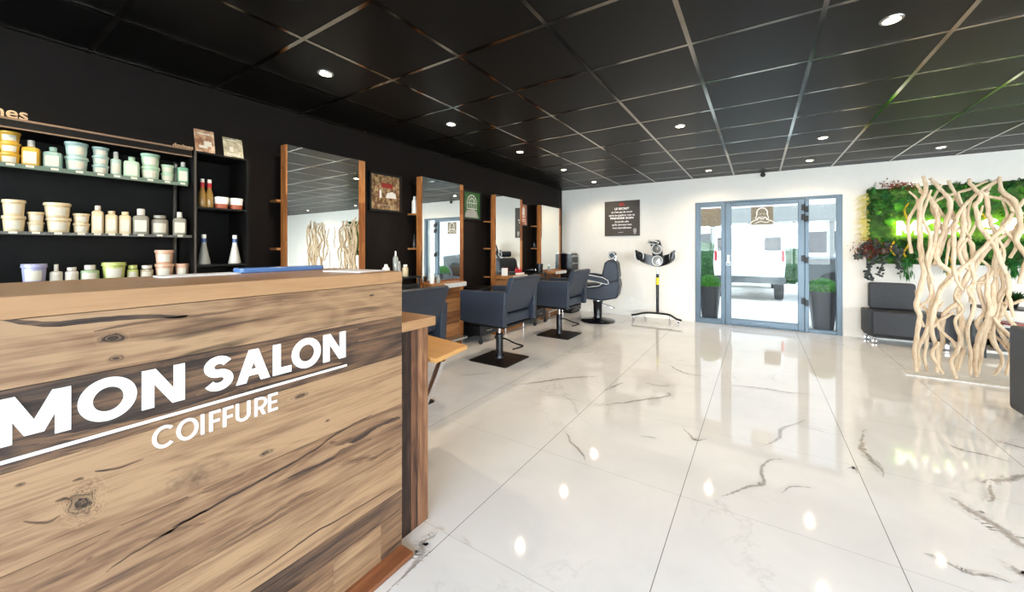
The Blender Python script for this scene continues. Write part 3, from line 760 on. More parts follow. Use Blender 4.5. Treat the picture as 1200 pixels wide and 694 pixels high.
# raised lettering
def letters(text, y0s, y1s, zb, hcap, tstem, face, parent, xoff, depth, name='letter', mats=None):
    for ch, a, b in zip(text, y0s, y1s):
        w = (b-a)/hcap; mb = MB()
        for q, poly in enumerate(glyph(ch, w, tstem)):
            mb.prism([(a+p[0]*hcap, zb+p[1]*hcap) for p in poly], xoff, xoff+depth+.00012*(q % 5 if ch not in 'OC' else 0), 0)
        vs = [(v[0]-CX1, v[1]-CY1, v[2]) for v in mb.v]; mb.v = vs
        mb.build(name, mats or M['white_letter'], parent)
def yAt(u, z): # where a pixel column meets the counter front
    return atX(u, 400, CX1).y
spans = [('M', -8, 83), ('O', 91.5, 159.5), ('N', 166, 216.3), ('S', 238, 273), ('A', 276.6, 316), ('L', 319.6, 341), ('O', 342, 375.2), ('N', 378.6, 404.6)]
ys = [(c, yAt(max(a, 0), 0), yAt(b, 0)) for c, a, b in spans]
wM = (yAt(216.3, 0)-yAt(166, 0))*1.22
ys[0] = ('M', ys[0][2]-wM, ys[0][2])
letters(''.join(c for c, _, _ in ys), [a for _, a, _ in ys], [b for _, _, b in ys], .853, .093, .23, 1, t, CX1, .003)
mb = MB(); mb.box(L(CX1, -.05, .8195), L(CX1+.003, .789, .8265)); mb.build('underline', M['white_letter'], t)
sp2 = [('C', 178, 206), ('O', 207, 232), ('I', 235, 240), ('F', 245, 258), ('F', 261, 273), ('U', 276, 293), ('R', 298, 311), ('E', 314, 325)]
ys = [(c, yAt(a, 0), yAt(b, 0)) for c, a, b in sp2]
letters(''.join(c for c, _, _ in ys), [a for _, a, _ in ys], [b for _, _, b in ys], .748, .053, .14, 1, t, CX1, .003)

# things lying on the counter
mb = MB(); mb.rbox((-.05, -.11, 0), (.05, .11, .004), .02, 4, 2)
tag(mb.build('white_sheet', M['white_sheet']), 'glossy white sheet lying left of the blue folder on the counter', 'sheet', None, (-1.655, .50, 1.1455), 0)
mb = MB(); mb.rbox((-.035, -.16, 0), (.035, .16, .018), .012, 4, 2)
tag(mb.build('blue_folder', M['blue_acrylic'], bevel=.002), 'flat blue folder lying on the counter top', 'folder', None, (-1.69, .78, 1.1455), .02)
mb = MB(); mb.rbox((-.10, -.07, 0), (.10, .07, .003), .01, 3, 2)
tag(mb.build('sheen_sheet', M['white_sheet']), 'thin white sheet standing in for the reflection on the far end of the counter top', 'sheen_sheet', None, (-1.42, .93, 1.1455), .2)  # pale sheet laid in for the sheen on the counter top

# lower work table with chrome legs just behind the counter
t = thing('work_table', 'small pale wooden table with slanted chrome leg behind the counter end', 'table', (-1.62, 1.42, 0), 0)
mb = MB(); o = lambda x, y: (x+1.62, y-1.42)
A = [o(-1.94, 1.26), o(-1.262, 1.235), o(-1.302, 1.50), o(-1.94, 1.60)]
mb.tone = (.1, .3, .4); mb.prism(A, .708, .73, 2); mb.build('table_top', PALE_Y, t, bevel=.003)
lt = atZ(518, 421, .707)
for (x, y, dx, dy) in ((lt.x, lt.y, -1.75-lt.x, 1.45-lt.y), (-1.85, 1.50, -.04, .06), (-1.86, 1.32, -.02, 0)):
    a = o(x, y); mb = MB(); mb.tube([(a[0], a[1], .7075), (a[0]+dx, a[1]+dy, .01)], .018, 10); mb.cyl((a[0]+dx, a[1]+dy, 0), .022, 0, .01, 14)
    mb.build('leg', M['chrome'], t, smooth=True)

# =================================================================== PRODUCT SHELVING ON THE BLACK WALL
SF = -3.12   # front face
t = thing('retail_shelf', 'long black wall shelf unit with two glass shelves of hair products', 'shelf unit', (XL, .45, 0))
def S(x, y, z): return (x-XL, y-.45, z)
y0s, y1s = -1.2, .904
mb = MB(); mb.box(S(XL+.001, y0s, 1.832), S(SF, y1s, 1.880)); mb.build('top_board', M['shelf_black'], t)
MB().box(S(SF, y0s, 1.872), S(SF+.004, y1s, 1.882)).build('edge_strip', M['bronze_edge'], t)
MB().box(S(SF, y0s, 1.829), S(SF+.004, y1s, 1.836)).build('edge_strip', M['bronze_edge'], t)
MB().box(S(XL+.001, y0s, .3), S(XL+.01, y1s, 1.832)).build('back_board', M['shelf_black'], t)
MB().box(S(XL+.01, y0s, 1.650), S(SF, y1s-.02, 1.660)).build('glass_shelf', M['glass_shelf'], t)
MB().box(S(XL+.01, y0s, 1.313), S(SF, y1s-.0, 1.323)).build('glass_shelf', M['glass_shelf'], t)
MB().box(S(SF+.0002, y0s, 1.638), S(SF+.003, y1s-.02, 1.6605)).build('shelf_edge', M['edge_green'], t)
MB().box(S(SF+.0002, y0s, 1.308), S(SF+.003, y1s, 1.3235)).build('shelf_edge', M['edge_grey'], t)
for zt, us in ((1.6525, (12, 35, 64, 93, 118, 137, 157, 176, 196, 214)), (1.319, (15, 42, 68, 95, 114, 131, 147, 165, 187, 211))):
    for u in us:
        yy = atX(u, 250, SF).y; MB().box(S(SF+.0032, yy-.013, zt-.006), S(SF+.004, yy+.013, zt+.005)).build('price_tag', M['paper'], t)
MB().box(S(XL+.01, y0s, 1.035), S(SF, y1s, 1.055)).build('base_shelf', M['black_metal'], t)
for y in (.885,): MB().box(S(XL+.02, y, .3), S(XL+.045, y+.012, 1.83)).build('upright', M['steel_dark'], t)
t = thing('black_display_unit', 'narrow open black shelf unit with flasks, right end of the retail shelves', 'shelf unit', (XL, 1.07, 0))
def S2(x, y, z): return (x-XL, y-1.07, z)
ya, yb = .912, 1.225
for y in (ya, yb-.018): MB().box(S2(XL+.001, y, .3), S2(SF, y+.018, 1.878)).build('side_panel', M['shelf_black'], t)
MB().box(S2(SF, ya+.004, .3), S2(SF+.003, ya+.014, 1.878)).build('front_trim', M['steel_dark'], t)
MB().box(S2(XL+.001, ya+.018, .3), S2(XL+.008, yb-.018, 1.86)).build('back_board', M['shelf_black'], t)
for z in (1.502, 1.118, .7): MB().box(S2(XL+.009, ya+.018, z), S2(SF-.002, yb-.018, z+.012)).build('shelf', M['black_metal'], t)
MB().box(S2(XL+.009, ya+.018, 1.866), S2(SF, yb-.018, 1.878)).build('top_board', M['shelf_black'], t)

PC = {}
def pcol(name, rgb):
    if name not in PC: PC[name] = plain(name+'_plastic', lin(*[c*.9 for c in rgb]), .32, var=.03)
    return PC[name]
def tub(u0, u1, x, zb, h, col, label, grp, dark=None):
    """wide tub with rimmed lid and paper label, standing at the shelf; returns its height"""
    y = (atX(u0, 250, x).y+atX(u1, 250, x).y)/2; r = (atX(u1, 250, x).y-atX(u0, 250, x).y)/2*1.01
    mb = MB(); mb.lathe([(r*.76, 0), (r*.80, .003), (r*.90, h*.76), (r*.87, h*.80)], (0, 0, 0), 28)
    b = mb.build('product_tub', col, smooth=True); tag(b, label, 'tub', grp, (x, y, zb+.0006))
    mb = MB(); mb.lathe([(r*.9, h*.8+.0003), (r, h*.81), (r, h*.86), (r*.97, h*.87), (r*.97, h*.985), (r*.93, h*.995)], (0, 0, 0), 28)
    mb.build('lid', col, b, smooth=True)
    mb = MB(); n = 10; fa = math.atan2(-y, -x)  # label faces the room
    for i in range(n):
        a0, a1 = -.75+1.5*i/n, -.75+1.5*(i+1)/n; f = lambda a, z: ((r*(.80+.105*z/(h*.76))+.0012)*math.cos(a), (r*(.80+.105*z/(h*.76))+.0012)*math.sin(a), z)
        mb.quad(f(a0, h*.16), f(a1, h*.16), f(a1, h*.66), f(a0, h*.66))
    mb.build('paper_label', M['paper'], b, smooth=True)
    b.rotation_euler = (0, 0, -.35*(1 if y > .6 else .5))
    return b
def bottle(u0, u1, x, zb, h, col, capcol, label, grp, kind='square', cap_r=.4, sh=.72):
    y = (atX(u0, 250, x).y+atX(u1, 250, x).y)/2; r = (atX(u1, 250, x).y-atX(u0, 250, x).y)/2*.95
    sq = 5 if kind == 'square' else 0
    mb = MB(); mb.lathe([(r*.94, 0), (r, .004), (r, h*sh*.86), (r*.9, h*sh*.95), (r*.5, h*sh), (r*cap_r*.85, h*sh+.002)], (0, 0, 0), 28, 'z', sq)
    b = mb.build('product_bottle', col, smooth=True); tag(b, label, 'bottle', grp, (x, y, zb+.0006), -.25)
    mb = MB(); mb.lathe([(r*cap_r, h*sh+.0025), (r*cap_r, h*.98), (r*cap_r*.9, h)], (0, 0, 0), 20); mb.build('cap', capcol, b, smooth=True)
    mb = MB()
    if sq: mb.box((r+.0003, -r*.72, h*sh*.14), (r+.0012, r*.72, h*sh*.74))
    else:
        for i in range(8):
            a0, a1 = -.8+1.6*i/8, -.8+1.6*(i+1)/8; q = r+.0008
            mb.quad((q*math.cos(a0), q*math.sin(a0), h*sh*.14), (q*math.cos(a1), q*math.sin(a1), h*sh*.14), (q*math.cos(a1), q*math.sin(a1), h*sh*.72), (q*math.cos(a0), q*math.sin(a0), h*sh*.72))
    mb.build('paper_label', M['paper'], b)
    return b
Z1, Z2, Z3 = 1.660, 1.323, 1.055
PX = -3.19
yel, teal, pteal, mint, grn = pcol('yellow', (226, 178, 62)), pcol('teal', (150, 184, 172)), pcol('pale_teal', (182, 206, 196)), pcol('mint', (186, 214, 186)), pcol('green_gel', (120, 176, 140))
cream, clear, lav, wht, lime, peach, tan, pgreen = pcol('cream', (228, 206, 166)), pcol('milky_clear', (150, 145, 130)), pcol('lavender', (176, 176, 214)), pcol('white_pot', (224, 218, 206)), pcol('lime', (196, 204, 118)), pcol('peach', (222, 176, 146)), pcol('taupe', (186, 172, 146)), pcol('pale_green', (168, 190, 152))
g1 = 'products on the upper glass shelf'; g2 = 'products on the lower glass shelf'; g3 = 'products standing just behind the counter top'
for i, nm in enumerate(('bottom', 'middle', 'top')): tub(-2, 25, PX, Z1+i*.054, .054, yel, 'yellow lidded tub at the left edge, %s of its stack of three' % nm, g1)
bottle(25, 48, PX, Z1, .135, yel, wht, 'bright yellow bottle with white cap on the upper glass shelf', g1, 'square', .42, .74)
bottle(50.5, 74, PX, Z1, .116, teal, teal, 'squat teal bottle right of the yellow bottle', g1, 'square', .42, .78)
for i, nm in enumerate(('lower', 'upper')): tub(75, 104, PX, Z1+i*.079, .079, pteal, 'large pale teal tub, %s of two on the upper glass shelf' % nm, g1)
for i, nm in enumerate(('bottom', 'middle', 'top')): tub(107.5, 128, PX, Z1+i*.051, .051, pteal, 'small pale teal tub, %s of its stack of three' % nm, g1)
bottle(129, 142.5, PX, Z1, .142, pteal, wht, 'slim pale teal bottle right of the three stacked teal tubs', g1, 'round', .45, .72)
bottle(144.5, 164, PX, Z1, .125, mint, mint, 'squat mint green bottle on the upper glass shelf', g1, 'square', .42, .8)
for i, nm in enumerate(('lower', 'upper')): tub(164.5, 187.5, PX, Z1+i*.079, .079, mint, 'large mint tub, %s of two near the right of the upper shelf' % nm, g1)
for i, nm in enumerate(('lower', 'upper')): tub(188.5, 204, PX, Z1+i*.053, .053, mint, 'small mint tub, %s of two near the right end of the upper shelf' % nm, g1)
bottle(203, 209.5, PX-.06, Z1, .13, mint, wht, 'small mint bottle half hidden at the right end of the upper shelf', g1, 'round', .5, .75)
bottle(207.5, 221.5, PX, Z1, .14, grn, wht, 'deep green gel bottle at the right end of the upper shelf', g1, 'square', .4, .76)
for i, nm in enumerate(('lower', 'upper')): tub(1, 31, PX, Z2+i*.080, .080, cream, 'large cream tub at the left edge, %s of two on the lower glass shelf' % nm, g2)
for i, nm in enumerate(('lower', 'upper')): tub(31.5, 52.5, PX, Z2+i*.052, .052, cream, 'small cream tub between the large cream stacks, %s of two' % nm, g2)
for i, nm in enumerate(('lower', 'upper')): tub(53 if i == 0 else 50, 84, PX, Z2+i*.079, .079, cream, 'large cream tub beside the small stacks, %s of the second big pair' % nm, g2)
for i, nm in enumerate(('lower', 'upper')): tub(85, 105.5, PX, Z2+i*.054, .054, cream, 'small cream tub left of the cream bottles, %s of two' % nm, g2)
bottle(107, 122, PX, Z2, .158, cream, wht, 'tall cream bottle on the lower glass shelf', g2, 'square', .5, .82)
bottle(123, 138.3, PX, Z2, .132, cream, cream, 'cream bottle just right of the tall cream bottle', g2, 'square', .6, .86)
bottle(139.2, 154, PX, Z2, .132, cream, cream, 'cream bottle left of the milky pump bottle', g2, 'square', .6, .86)
bottle(155.2, 175, PX, Z2, .155, clear, wht, 'milky bottle with stepped cap on the lower glass shelf', g2, 'square', .5, .74)
bottle(176.5, 197.5, PX, Z2, .122, clear, clear, 'wide milky jar with flat lid on the lower glass shelf', g2, 'round', .72, .82)
bottle(202, 219, PX, Z2, .15, clear, wht, 'milky bottle at the right end of the lower glass shelf', g2, 'square', .4, .74)
tub(23.5, 56, PX, Z3, .104, lav, 'lavender tub behind the counter top, leftmost of its row', g3)
bottle(57.5, 74, PX, Z3, .098, wht, wht, 'small white stepped bottle right of the lavender tub', g3, 'round', .35, .62)
bottle(75.5, 92.5, PX, Z3, .080, wht, wht, 'small white jar behind the counter, right of the stepped white bottle', g3, 'round', .7, .75)
bottle(93.5, 117, PX, Z3, .090, pgreen, wht, 'small pale green jar with white lid behind the counter', g3, 'round', .6, .7)
tub(118.5, 148, PX, Z3, .103, lime, 'lime tub behind the counter top', g3)
bottle(148.5, 162.5, PX, Z3, .083, lime, lime, 'small lime jar right of the lime tub', g3, 'round', .8, .72)
bottle(164, 180, PX, Z3, .08, tan, wht, 'small taupe jar left of the stacked peach tubs', g3, 'round', .8, .72)
for i, nm in enumerate(('lower', 'upper')): tub(181, 204, PX, Z3+i*.087, .087, peach, 'peach tub, %s of two behind the counter top' % nm, g3)
tub(205, 222, PX, Z3, .085, peach, 'single small peach tub beside the stacked peach tubs', g3)
# on the narrow unit
def spirit(u0, u1, x, lab):
    y = (atX(u0, 230, x).y+atX(u1, 230, x).y)/2; r = .021; z = 1.514
    mb = MB(); mb.lathe([(r*.95, 0), (r, .003), (r*.95, .09), (r*.55, .125), (r*.5, .135)], (0, 0, 0), 20); b = mb.build('dressing_bottle', M['amber_liquid'], smooth=True); tag(b, lab, 'bottle', 'amber bottles with red collars', (x, y, z+.0005))
    MB().cyl((0, 0, 0), r*.56, .1355, .168, 18).build('collar', M['red'], b, smooth=True)
    MB().cyl((0, 0, 0), r*.52, .1685, .192, 18).build('cap', M['white_plastic'], b, smooth=True)
spirit(233, 241, -3.18, 'amber bottle with red collar, left of two on the narrow black unit')
spirit(241.5, 249.5, -3.18, 'amber bottle with red collar, right of two on the narrow black unit')
for u0, u1, lab in ((251, 267, 'white and terracotta tub beside the amber bottles'), (268.5, 284, 'white and terracotta tub at the right end of its black shelf')):
    y = (atX(u0, 240, -3.18).y+atX(u1, 240, -3.18).y)/2; r = .036
    mb = MB(); mb.lathe([(r*.85, 0), (r*.95, .032)], (0, 0, 0), 24, 'z', 4); b = mb.build('hair_mask_tub', pcol('terracotta', (186, 96, 62)), smooth=True); tag(b, lab, 'tub', 'two-tone tubs on the narrow unit', (-3.18, y, 1.5145))
    mb = MB(); mb.lathe([(r*.96, .0325), (r*1.05, .072), (r*1.0, .08)], (0, 0, 0), 24, 'z', 4); mb.build('lid', M['white_plastic'], b, smooth=True)
def flask(u0, u1, mat, lab):
    y = (atX(u0, 290, -3.18).y+atX(u1, 290, -3.18).y)/2
    mb = MB(); mb.lathe([(.034, 0), (.037, .005), (.014, .135), (.013, .15)], (0, 0, 0), 28); b = mb.build('conical_flask', mat, smooth=True); tag(b, lab, 'bottle', 'conical flasks on the narrow unit', (-3.18, y, 1.1305))
    MB().cyl((0, 0, 0), .0145, .1505, .176, 18).build('collar', pcol('blue_collar', (50, 80, 140)), b, smooth=True)
    MB().cyl((0, 0, 0), .0135, .1765, .203, 18).build('cap', M['white_plastic'], b, smooth=True)
flask(232.5, 245, M['glass_flask'], 'clear conical flask with blue collar on the narrow unit')
flask(267, 283, pcol('milk_glass', (226, 222, 214)), 'white conical flask with blue collar on the narrow unit')
# photo cards standing on top
def printmat(name, cols, scale=14):
    m, nt, bs = newmat(name)
    f = noise_(nt, coords(nt, (1, 1, .8)), scale, 4, .6, .4)
    st = [(.28+.5*i/(len(cols)-1), lin(*c)) for i, c in enumerate(cols)]
    nt.links.new(ramp(nt, f, st), bs.inputs['Base Color']); bs.inputs['Roughness'].default_value = .35; return m
PR1 = printmat('brown_print', [(70, 40, 26), (130, 84, 58), (190, 160, 130), (214, 200, 180)], 20)
PR2 = printmat('green_grey_print', [(40, 44, 30), (90, 92, 66), (150, 146, 120), (206, 204, 190)], 24)
PR3 = printmat('garden_photo_print', [(46, 52, 26), (110, 76, 50), (176, 150, 110), (224, 208, 168)], 30)
PR4 = printmat('foliage_print', [(24, 56, 20), (44, 90, 36), (70, 112, 60), (96, 136, 84)], 30)
PR5 = printmat('pink_brown_print', [(120, 60, 40), (160, 90, 66), (196, 150, 130), (206, 170, 150)], 6)
def card(y0, y1, z1, mat, lab, shapes):
    z0 = 1.8785; t = thing('photo_card', lab, 'card', (-3.15, (y0+y1)/2, z0), 0, 'photo cards on top of the shelves')
    w = (y1-y0)/2; h = z1-z0; mb = MB(); mb.prism([(0, 0), (.004, 0), (-.026, h), (-.030, h)], -w, w, 1); mb.build('card', mat, t)
    mb = MB()
    for (a, b, c, d) in shapes:
        f = lambda yy, zz: (.0046-.03*zz, yy*w*2-w, zz*h)
        mb.quad(f(a, c), f(b, c), f(b, d), f(a, d))
    mb.build('printed_figures', M['paper'], t)
card(.93, 1.035, 2.035, PR1, 'brown photo card with white bottle picture, left on shelf top', [(.2, .62, .2, .32), (.45, .85, .3, .52), (.15, .8, .8, .86)])
card(1.085, 1.20, 2.02, PR2, 'green and white photo card, right of the brown card', [(.15, .85, .1, .22), (.3, .5, .3, .55), (.2, .7, .85, .9)])

# ------------------------------------------------------------------ small texts built with the built-in font
def text_mesh(name, s, size, mat, parent, loc, rot, align='CENTER', ext=.002, offset=0, sx=1):
    cu = bpy.data.curves.new(name+'_src', 'FONT'); cu.body = s; cu.size = size; cu.align_x = align; cu.extrude = ext; cu.offset = offset
    tmp = bpy.data.objects.new(name+'_src', cu); COL.objects.link(tmp)
    bpy.context.view_layer.update()
    dg = bpy.context.evaluated_depsgraph_get(); me = bpy.data.meshes.new_from_object(tmp.evaluated_get(dg))
    bpy.data.objects.remove(tmp); me.name = name; me.materials.clear(); me.materials.append(mat)
    if sx != 1: me.transform(Matrix.Diagonal((sx, 1, 1, 1)))
    o = bpy.data.objects.new(name, me); COL.objects.link(o)
    if parent: o.parent = parent
    o.location = loc; o.rotation_euler = rot; return o
o = text_mesh('brand_lettering', 'davines', .080, M['gold_letter'], None, (-3.135, .27, 1.8835), (PI/2, 0, PI/2), 'RIGHT', .004, .001)
tag(o, 'rose gold raised lettering standing on the shelf top at the left edge', 'sign', 'shelf top lettering')
o = text_mesh('brand_lettering', 'davines', .034, M['gold_letter'], None, (-3.135, .865, 1.8835), (PI/2, 0, PI/2), 'CENTER', .003, .0006)
tag(o, 'small rose gold lettering standing beside the brown photo card', 'sign', 'shelf top lettering')

# =================================================================== STYLING STATIONS (mirror panels on the black wall)
MX = -3.20
def station(y0, y1, n, lab, top=2.03):
    t = thing('styling_station', lab, 'styling station', (XL, y0, 0), 0, 'styling stations along the black wall')
    w = y1-y0
    mx = MX-XL
    mb = MB(); mb.box((mx-.08, 0, 0), (mx-.004, w, top), W(.25)); mb.build('wood_panel', WAL_Z, t)
    # planked edging strips left and right of the mirror
    for a, b in ((.0, .012), (w-.068, w)):
        mb = MB(); z = 0; i = 0
        while z < top:
            zz = min(top, z+(.46, .31, .52, .38)[(i+n) % 4]); mb.box((mx-.0039, a, z+.0004), (mx, b, zz-.0004), W((.1, .4, .25, .5)[(i*3+n) % 4])); z = zz; i += 1
        mb.build('edge_strip', WAL_Z, t)
    mb = MB(); z = 0; i = 0
    while z < .80:
        zz = min(.80, z+.155); mb.box((mx-.0039, .0125, z+.0005), (mx, w-.0685, zz-.0005), W((.15, .6, .3, .5, .1, .4)[(i+n) % 6])); z = zz; i += 1
    mb.build('lower_boards', WAL_Y, t)
    MB().box((mx-.0039, .0125, .862), (mx+.001, w-.0685, top)).build('mirror', M['mirror'], t)
    # dark niche behind the panel, with three wooden shelves open to the near side
    mb = MB(); mb.box((.001, .015, 0), (mx-.081, .14, .02)); mb.box((.001, .14, 0), (mx-.081, w-.01, 2.0)); mb.box((.001, .015, 1.985), (mx-.081, .14, 2.0))
    mb.build('niche_box', M['wall_black'], t)
    for z in (.815, 1.225, 1.615):
        MB().box((.03, -.03, z), (mx-.0815, .139, z+.018), W(.2)).build('side_shelf', WAL_Y, t)
    mb = MB(); mb.box((mx+.0015, .0125, .805), (mx+.20, w-.18, .845), W(.25)); d = mb.build('desk_shelf', WAL_Y, t, bevel=.002)
    MB().box((mx+.2005, w*.22, .788), (mx+.212, w-.18, .838)).build('drawer_front', M['grey_plinth'], t, bevel=.002)
    mb = MB(); mb.box((mx+.0015, .04, .13), (mx+.14, w-.08, .155)); mb.build('footrest', M['steel'], t, bevel=.003)
    for yy in (.1, w-.14): MB().tube([(mx+.11, yy, 0), (mx+.11, yy, .1295)], .011, 10).build('footrest_leg', M['chrome'], t)
    return t
ST = [(1.505, 2.21), (2.91, 3.606), (4.285, 5.0), (5.60, 6.353)]
labs = ['wood edged mirror station nearest the shelves, driftwood reflected in it', 'second mirror station, glass door reflected in its mirror', 'third mirror station, dark poster reflected in its mirror', 'last mirror station beside the white wall']
for i, ((a, b), l) in enumerate(zip(ST, labs)): station(a, b, i, l, (2.07, 2.045, 2.01, 1.99)[i])

# things on stations and side shelves
def simple_bottle(x, y, z, r, h, body, cap, lab, grp=None, sh=.75, capr=.4, name='styling_bottle'):
    mb = MB(); mb.lathe([(r*.95, 0), (r, .004), (r, h*sh*.88), (r*.6, h*sh), (r*capr, h*sh+.003)], (0, 0, 0), 22); b = mb.build(name, body, smooth=True); tag(b, lab, 'bottle', grp, (x, y, z+.0006))
    MB().lathe([(r*capr, h*sh+.0035), (r*capr, h*.97), (r*capr*.8, h)], (0, 0, 0), 16).build('cap', cap, b, smooth=True); return b
simple_bottle(-3.35, 2.945, 1.633, .032, .20, M['white_plastic'], M['white_plastic'], 'white bottle on the top side shelf of the second mirror station', None, .8, .5)
simple_bottle(-3.35, 5.620, 1.243, .03, .09, M['black_plastic'], M['black_plastic'], 'small black jar on the side shelf of the last mirror station', None, .7, .8)
simple_bottle(-3.35, 2.940, 1.243, .025, .16, M['black_plastic'], M['black_plastic'], 'slim black bottle on the middle side shelf of the second station')
mb = MB(); mb.box((-.03, -.035, 0), (.03, .035, .11)); tag(mb.build('leaflet_box', M['white_plastic'], bevel=.002), 'white box on the third station desk, left of the red jars', 'box', None, (-3.09, 4.36, .8455))
mb = MB(); mb.box((-.05, -.05, 0), (.05, .05, .05)); tag(mb.build('tool_box', M['black_plastic'], bevel=.004), 'small black box on the third station desk', 'box', None, (-3.10, 4.53, .8455))
mb = MB(); mb.box((-.05, -.10, 0), (.05, .10, .025)); tag(mb.build('white_tray', M['white_plastic'], bevel=.003), 'white tray carrying red jars on the third station desk', 'tray', None, (-3.08, 4.70, .8455))
for i, yy in enumerate((4.64, 4.70, 4.76)):
    b = MB().lathe([(.02, 0), (.022, .003), (.022, .05), (.02, .052)], (0, 0, 0), 16).build('red_jar', M['red'], smooth=True); tag(b, 'red jar on the white tray, %s of three' % ('left', 'middle', 'right')[i], 'jar', 'red jars on the third station', (-3.08, yy, .8710))
    MB().lathe([(.006, .0525), (.006, .085)], (0, 0, 0), 8).build('brush_stem', M['red'], b)
simple_bottle(-3.10, 2.97, .845, .028, .16, M['white_plastic'], M['white_plastic'], 'white spray bottle at the left of the second station desk')
simple_bottle(-3.09, 3.06, .845, .024, .09, M['glass_flask'], M['steel'], 'small clear bottle beside the white spray on the second station desk')
simple_bottle(-3.10, 5.70, .845, .022, .12, M['glass_flask'], M['chrome'], 'clear bottle on the last station desk')

# trolleys between the stations
def trolley(y, lab, h=.86, x=-3.2):
    t = thing('salon_trolley', lab, 'trolley', (x, y, 0), 0, 'black trolleys between the mirror stations')
    mb = MB()
    for sx in (-.16, .16):
        for sy in (-.17, .17): mb.tube([(sx, sy, .06), (sx, sy, h)], .012, 8)
    mb.build('frame', M['black_metal'], t)
    n = 4
    for i in range(n):
        z0 = .10+i*(h-.14)/n; z1 = z0+(h-.14)/n-.02
        mb = MB(); mb.rbox((-.145, -.155, z0), (.165, .155, z1), .01, 3, 1); dr = mb.build('drawer', M['black_plastic'], t)
        MB().tube([(.167, -.05, (z0+z1)/2), (.18, -.04, (z0+z1)/2), (.18, .04, (z0+z1)/2), (.167, .05, (z0+z1)/2)], .004, 6).build('handle', M['steel'], dr)
    MB().rbox((-.18, -.19, h), (.18, .19, h+.02), .02, 3, 2).build('top_tray', M['black_plastic'], t)
    for sx in (-.16, .16):
        for sy in (-.17, .17): MB().lathe([(.02, -.012), (.028, -.01), (.028, .01), (.02, .012)], (sx, sy, .029), 14, 'y').build('castor', M['rubber'], t)
    return h+.02
H1 = trolley(2.56, 'black salon trolley with bottles between first and second mirrors', .93)
H2 = trolley(3.93, 'black salon trolley between second and third mirrors', .70)
H3 = trolley(5.29, 'black salon trolley with hair tools between third and last mirrors', .82)
simple_bottle(-3.16, 2.53, H1, .028, .26, M['glass_flask'], M['white_plastic'], 'tall clear pump bottle on the trolley below the first picture', 'bottles on the first trolley', .8, .3)
simple_bottle(-3.14, 2.40, H1, .036, .13, M['white_plastic'], M['white_plastic'], 'squat white bottle left of the pump bottle on the trolley', 'bottles on the first trolley', .8, .5)
simple_bottle(-3.12, 2.62, H1, .03, .12, pcol('cream', (232, 214, 180)), M['white_plastic'], 'cream jar right of the pump bottle on the trolley', 'bottles on the first trolley', .8, .7)
simple_bottle(-3.24, 2.64, H1, .02, .15, M['steel'], M['steel'], 'slim steel can behind the cream jar on the trolley', 'bottles on the first trolley', .85, .6)
def hairdryer(x, y, z, rz, lab):
    t = thing('hair_dryer', lab, 'hair dryer', (x, y, z), rz)
    MB().lathe([(.02, -.09), (.028, -.085), (.036, -.03), (.04, .04), (.036, .07), (.02, .075)], (0, 0, .042), 20, 'x').build('barrel', M['black_gloss'], t, smooth=True)
    MB().lathe([(.026, .0755), (.03, .078), (.03, .09), (.02, .092)], (0, 0, .042), 20, 'x').build('rear_grille', M['chrome'], t, smooth=True)
    MB().tube([(.03, .035, .03), (.035, .08, .022), (.04, .13, .018)], .016, 10).build('handle', M['black_plastic'], t, smooth=True)
hairdryer(-3.18, 5.22, H3, .5, 'black hair dryer lying on the trolley before the last mirror')
MB_ = MB().lathe([(.05, 0), (.055, .005), (.062, .14), (.058, .14), (.05, .01)], (0, 0, 0), 28); tag(MB_.build('brush_pot', M['black_plastic'], smooth=True), 'round black pot beside the last mirror station', 'pot', None, (-3.12, 5.41, H3+.0005))

# bar-end: black 3-tier cabinet with towel warmer beyond the last mirror
t = thing('black_cabinet', 'low black cabinet in the far corner under the towel warmer', 'cabinet', (-3.19, 6.62, 0))
MB().box((-.22, -.19, .04), (.2, .2, .80)).build('body', M['black_plastic'], t, bevel=.003)
MB().box((-.20, -.17, 0), (.18, .18, .0395)).build('plinth', M['black_metal'], t)
for z in (.08, .44): d = MB().box((.201, -.17, z), (.212, .18, z+.33)).build('door', M['black_gloss'], t); MB().tube([(.222, .12, z+.1), (.222, .12, z+.23)], .005, 8).build('handle', M['steel'], d)
t = thing('towel_warmer', 'black towel warmer with steel trim on the corner cabinet', 'towel warmer', (-3.17, 6.62, .8003))
MB().rbox((-.17, -.15, .01), (.13, .15, .335), .02, 4, 1).build('body', M['black_gloss'], t, smooth=True)
d = MB().rbox((.131, -.14, .02), (.15, .14, .325), .02, 4, 0).build('door', M['black_gloss'], t)
MB().box((.1505, -.13, .27), (.153, .13, .31)).build('control_strip', M['steel'], t)
MB().tube([(.165, -.12, .15), (.165, .12, .15)], .007, 8).build('handle', M['chrome'], d)
for yy in (-.08, 0, .08): MB().lathe([(.014, 0), (.012, .012)], (.1535, yy, .29), 12, 'x').build('knob', M['chrome'], t)
MB().rbox((-.17, -.15, .336), (.13, .15, .35), .02, 3, 2).build('top', M['steel'], t)
for sx in (-.14, .1):
    for sy in (-.12, .12): MB().cyl((sx, sy, 0), .015, 0, .011, 12).build('foot', M['rubber'], t)

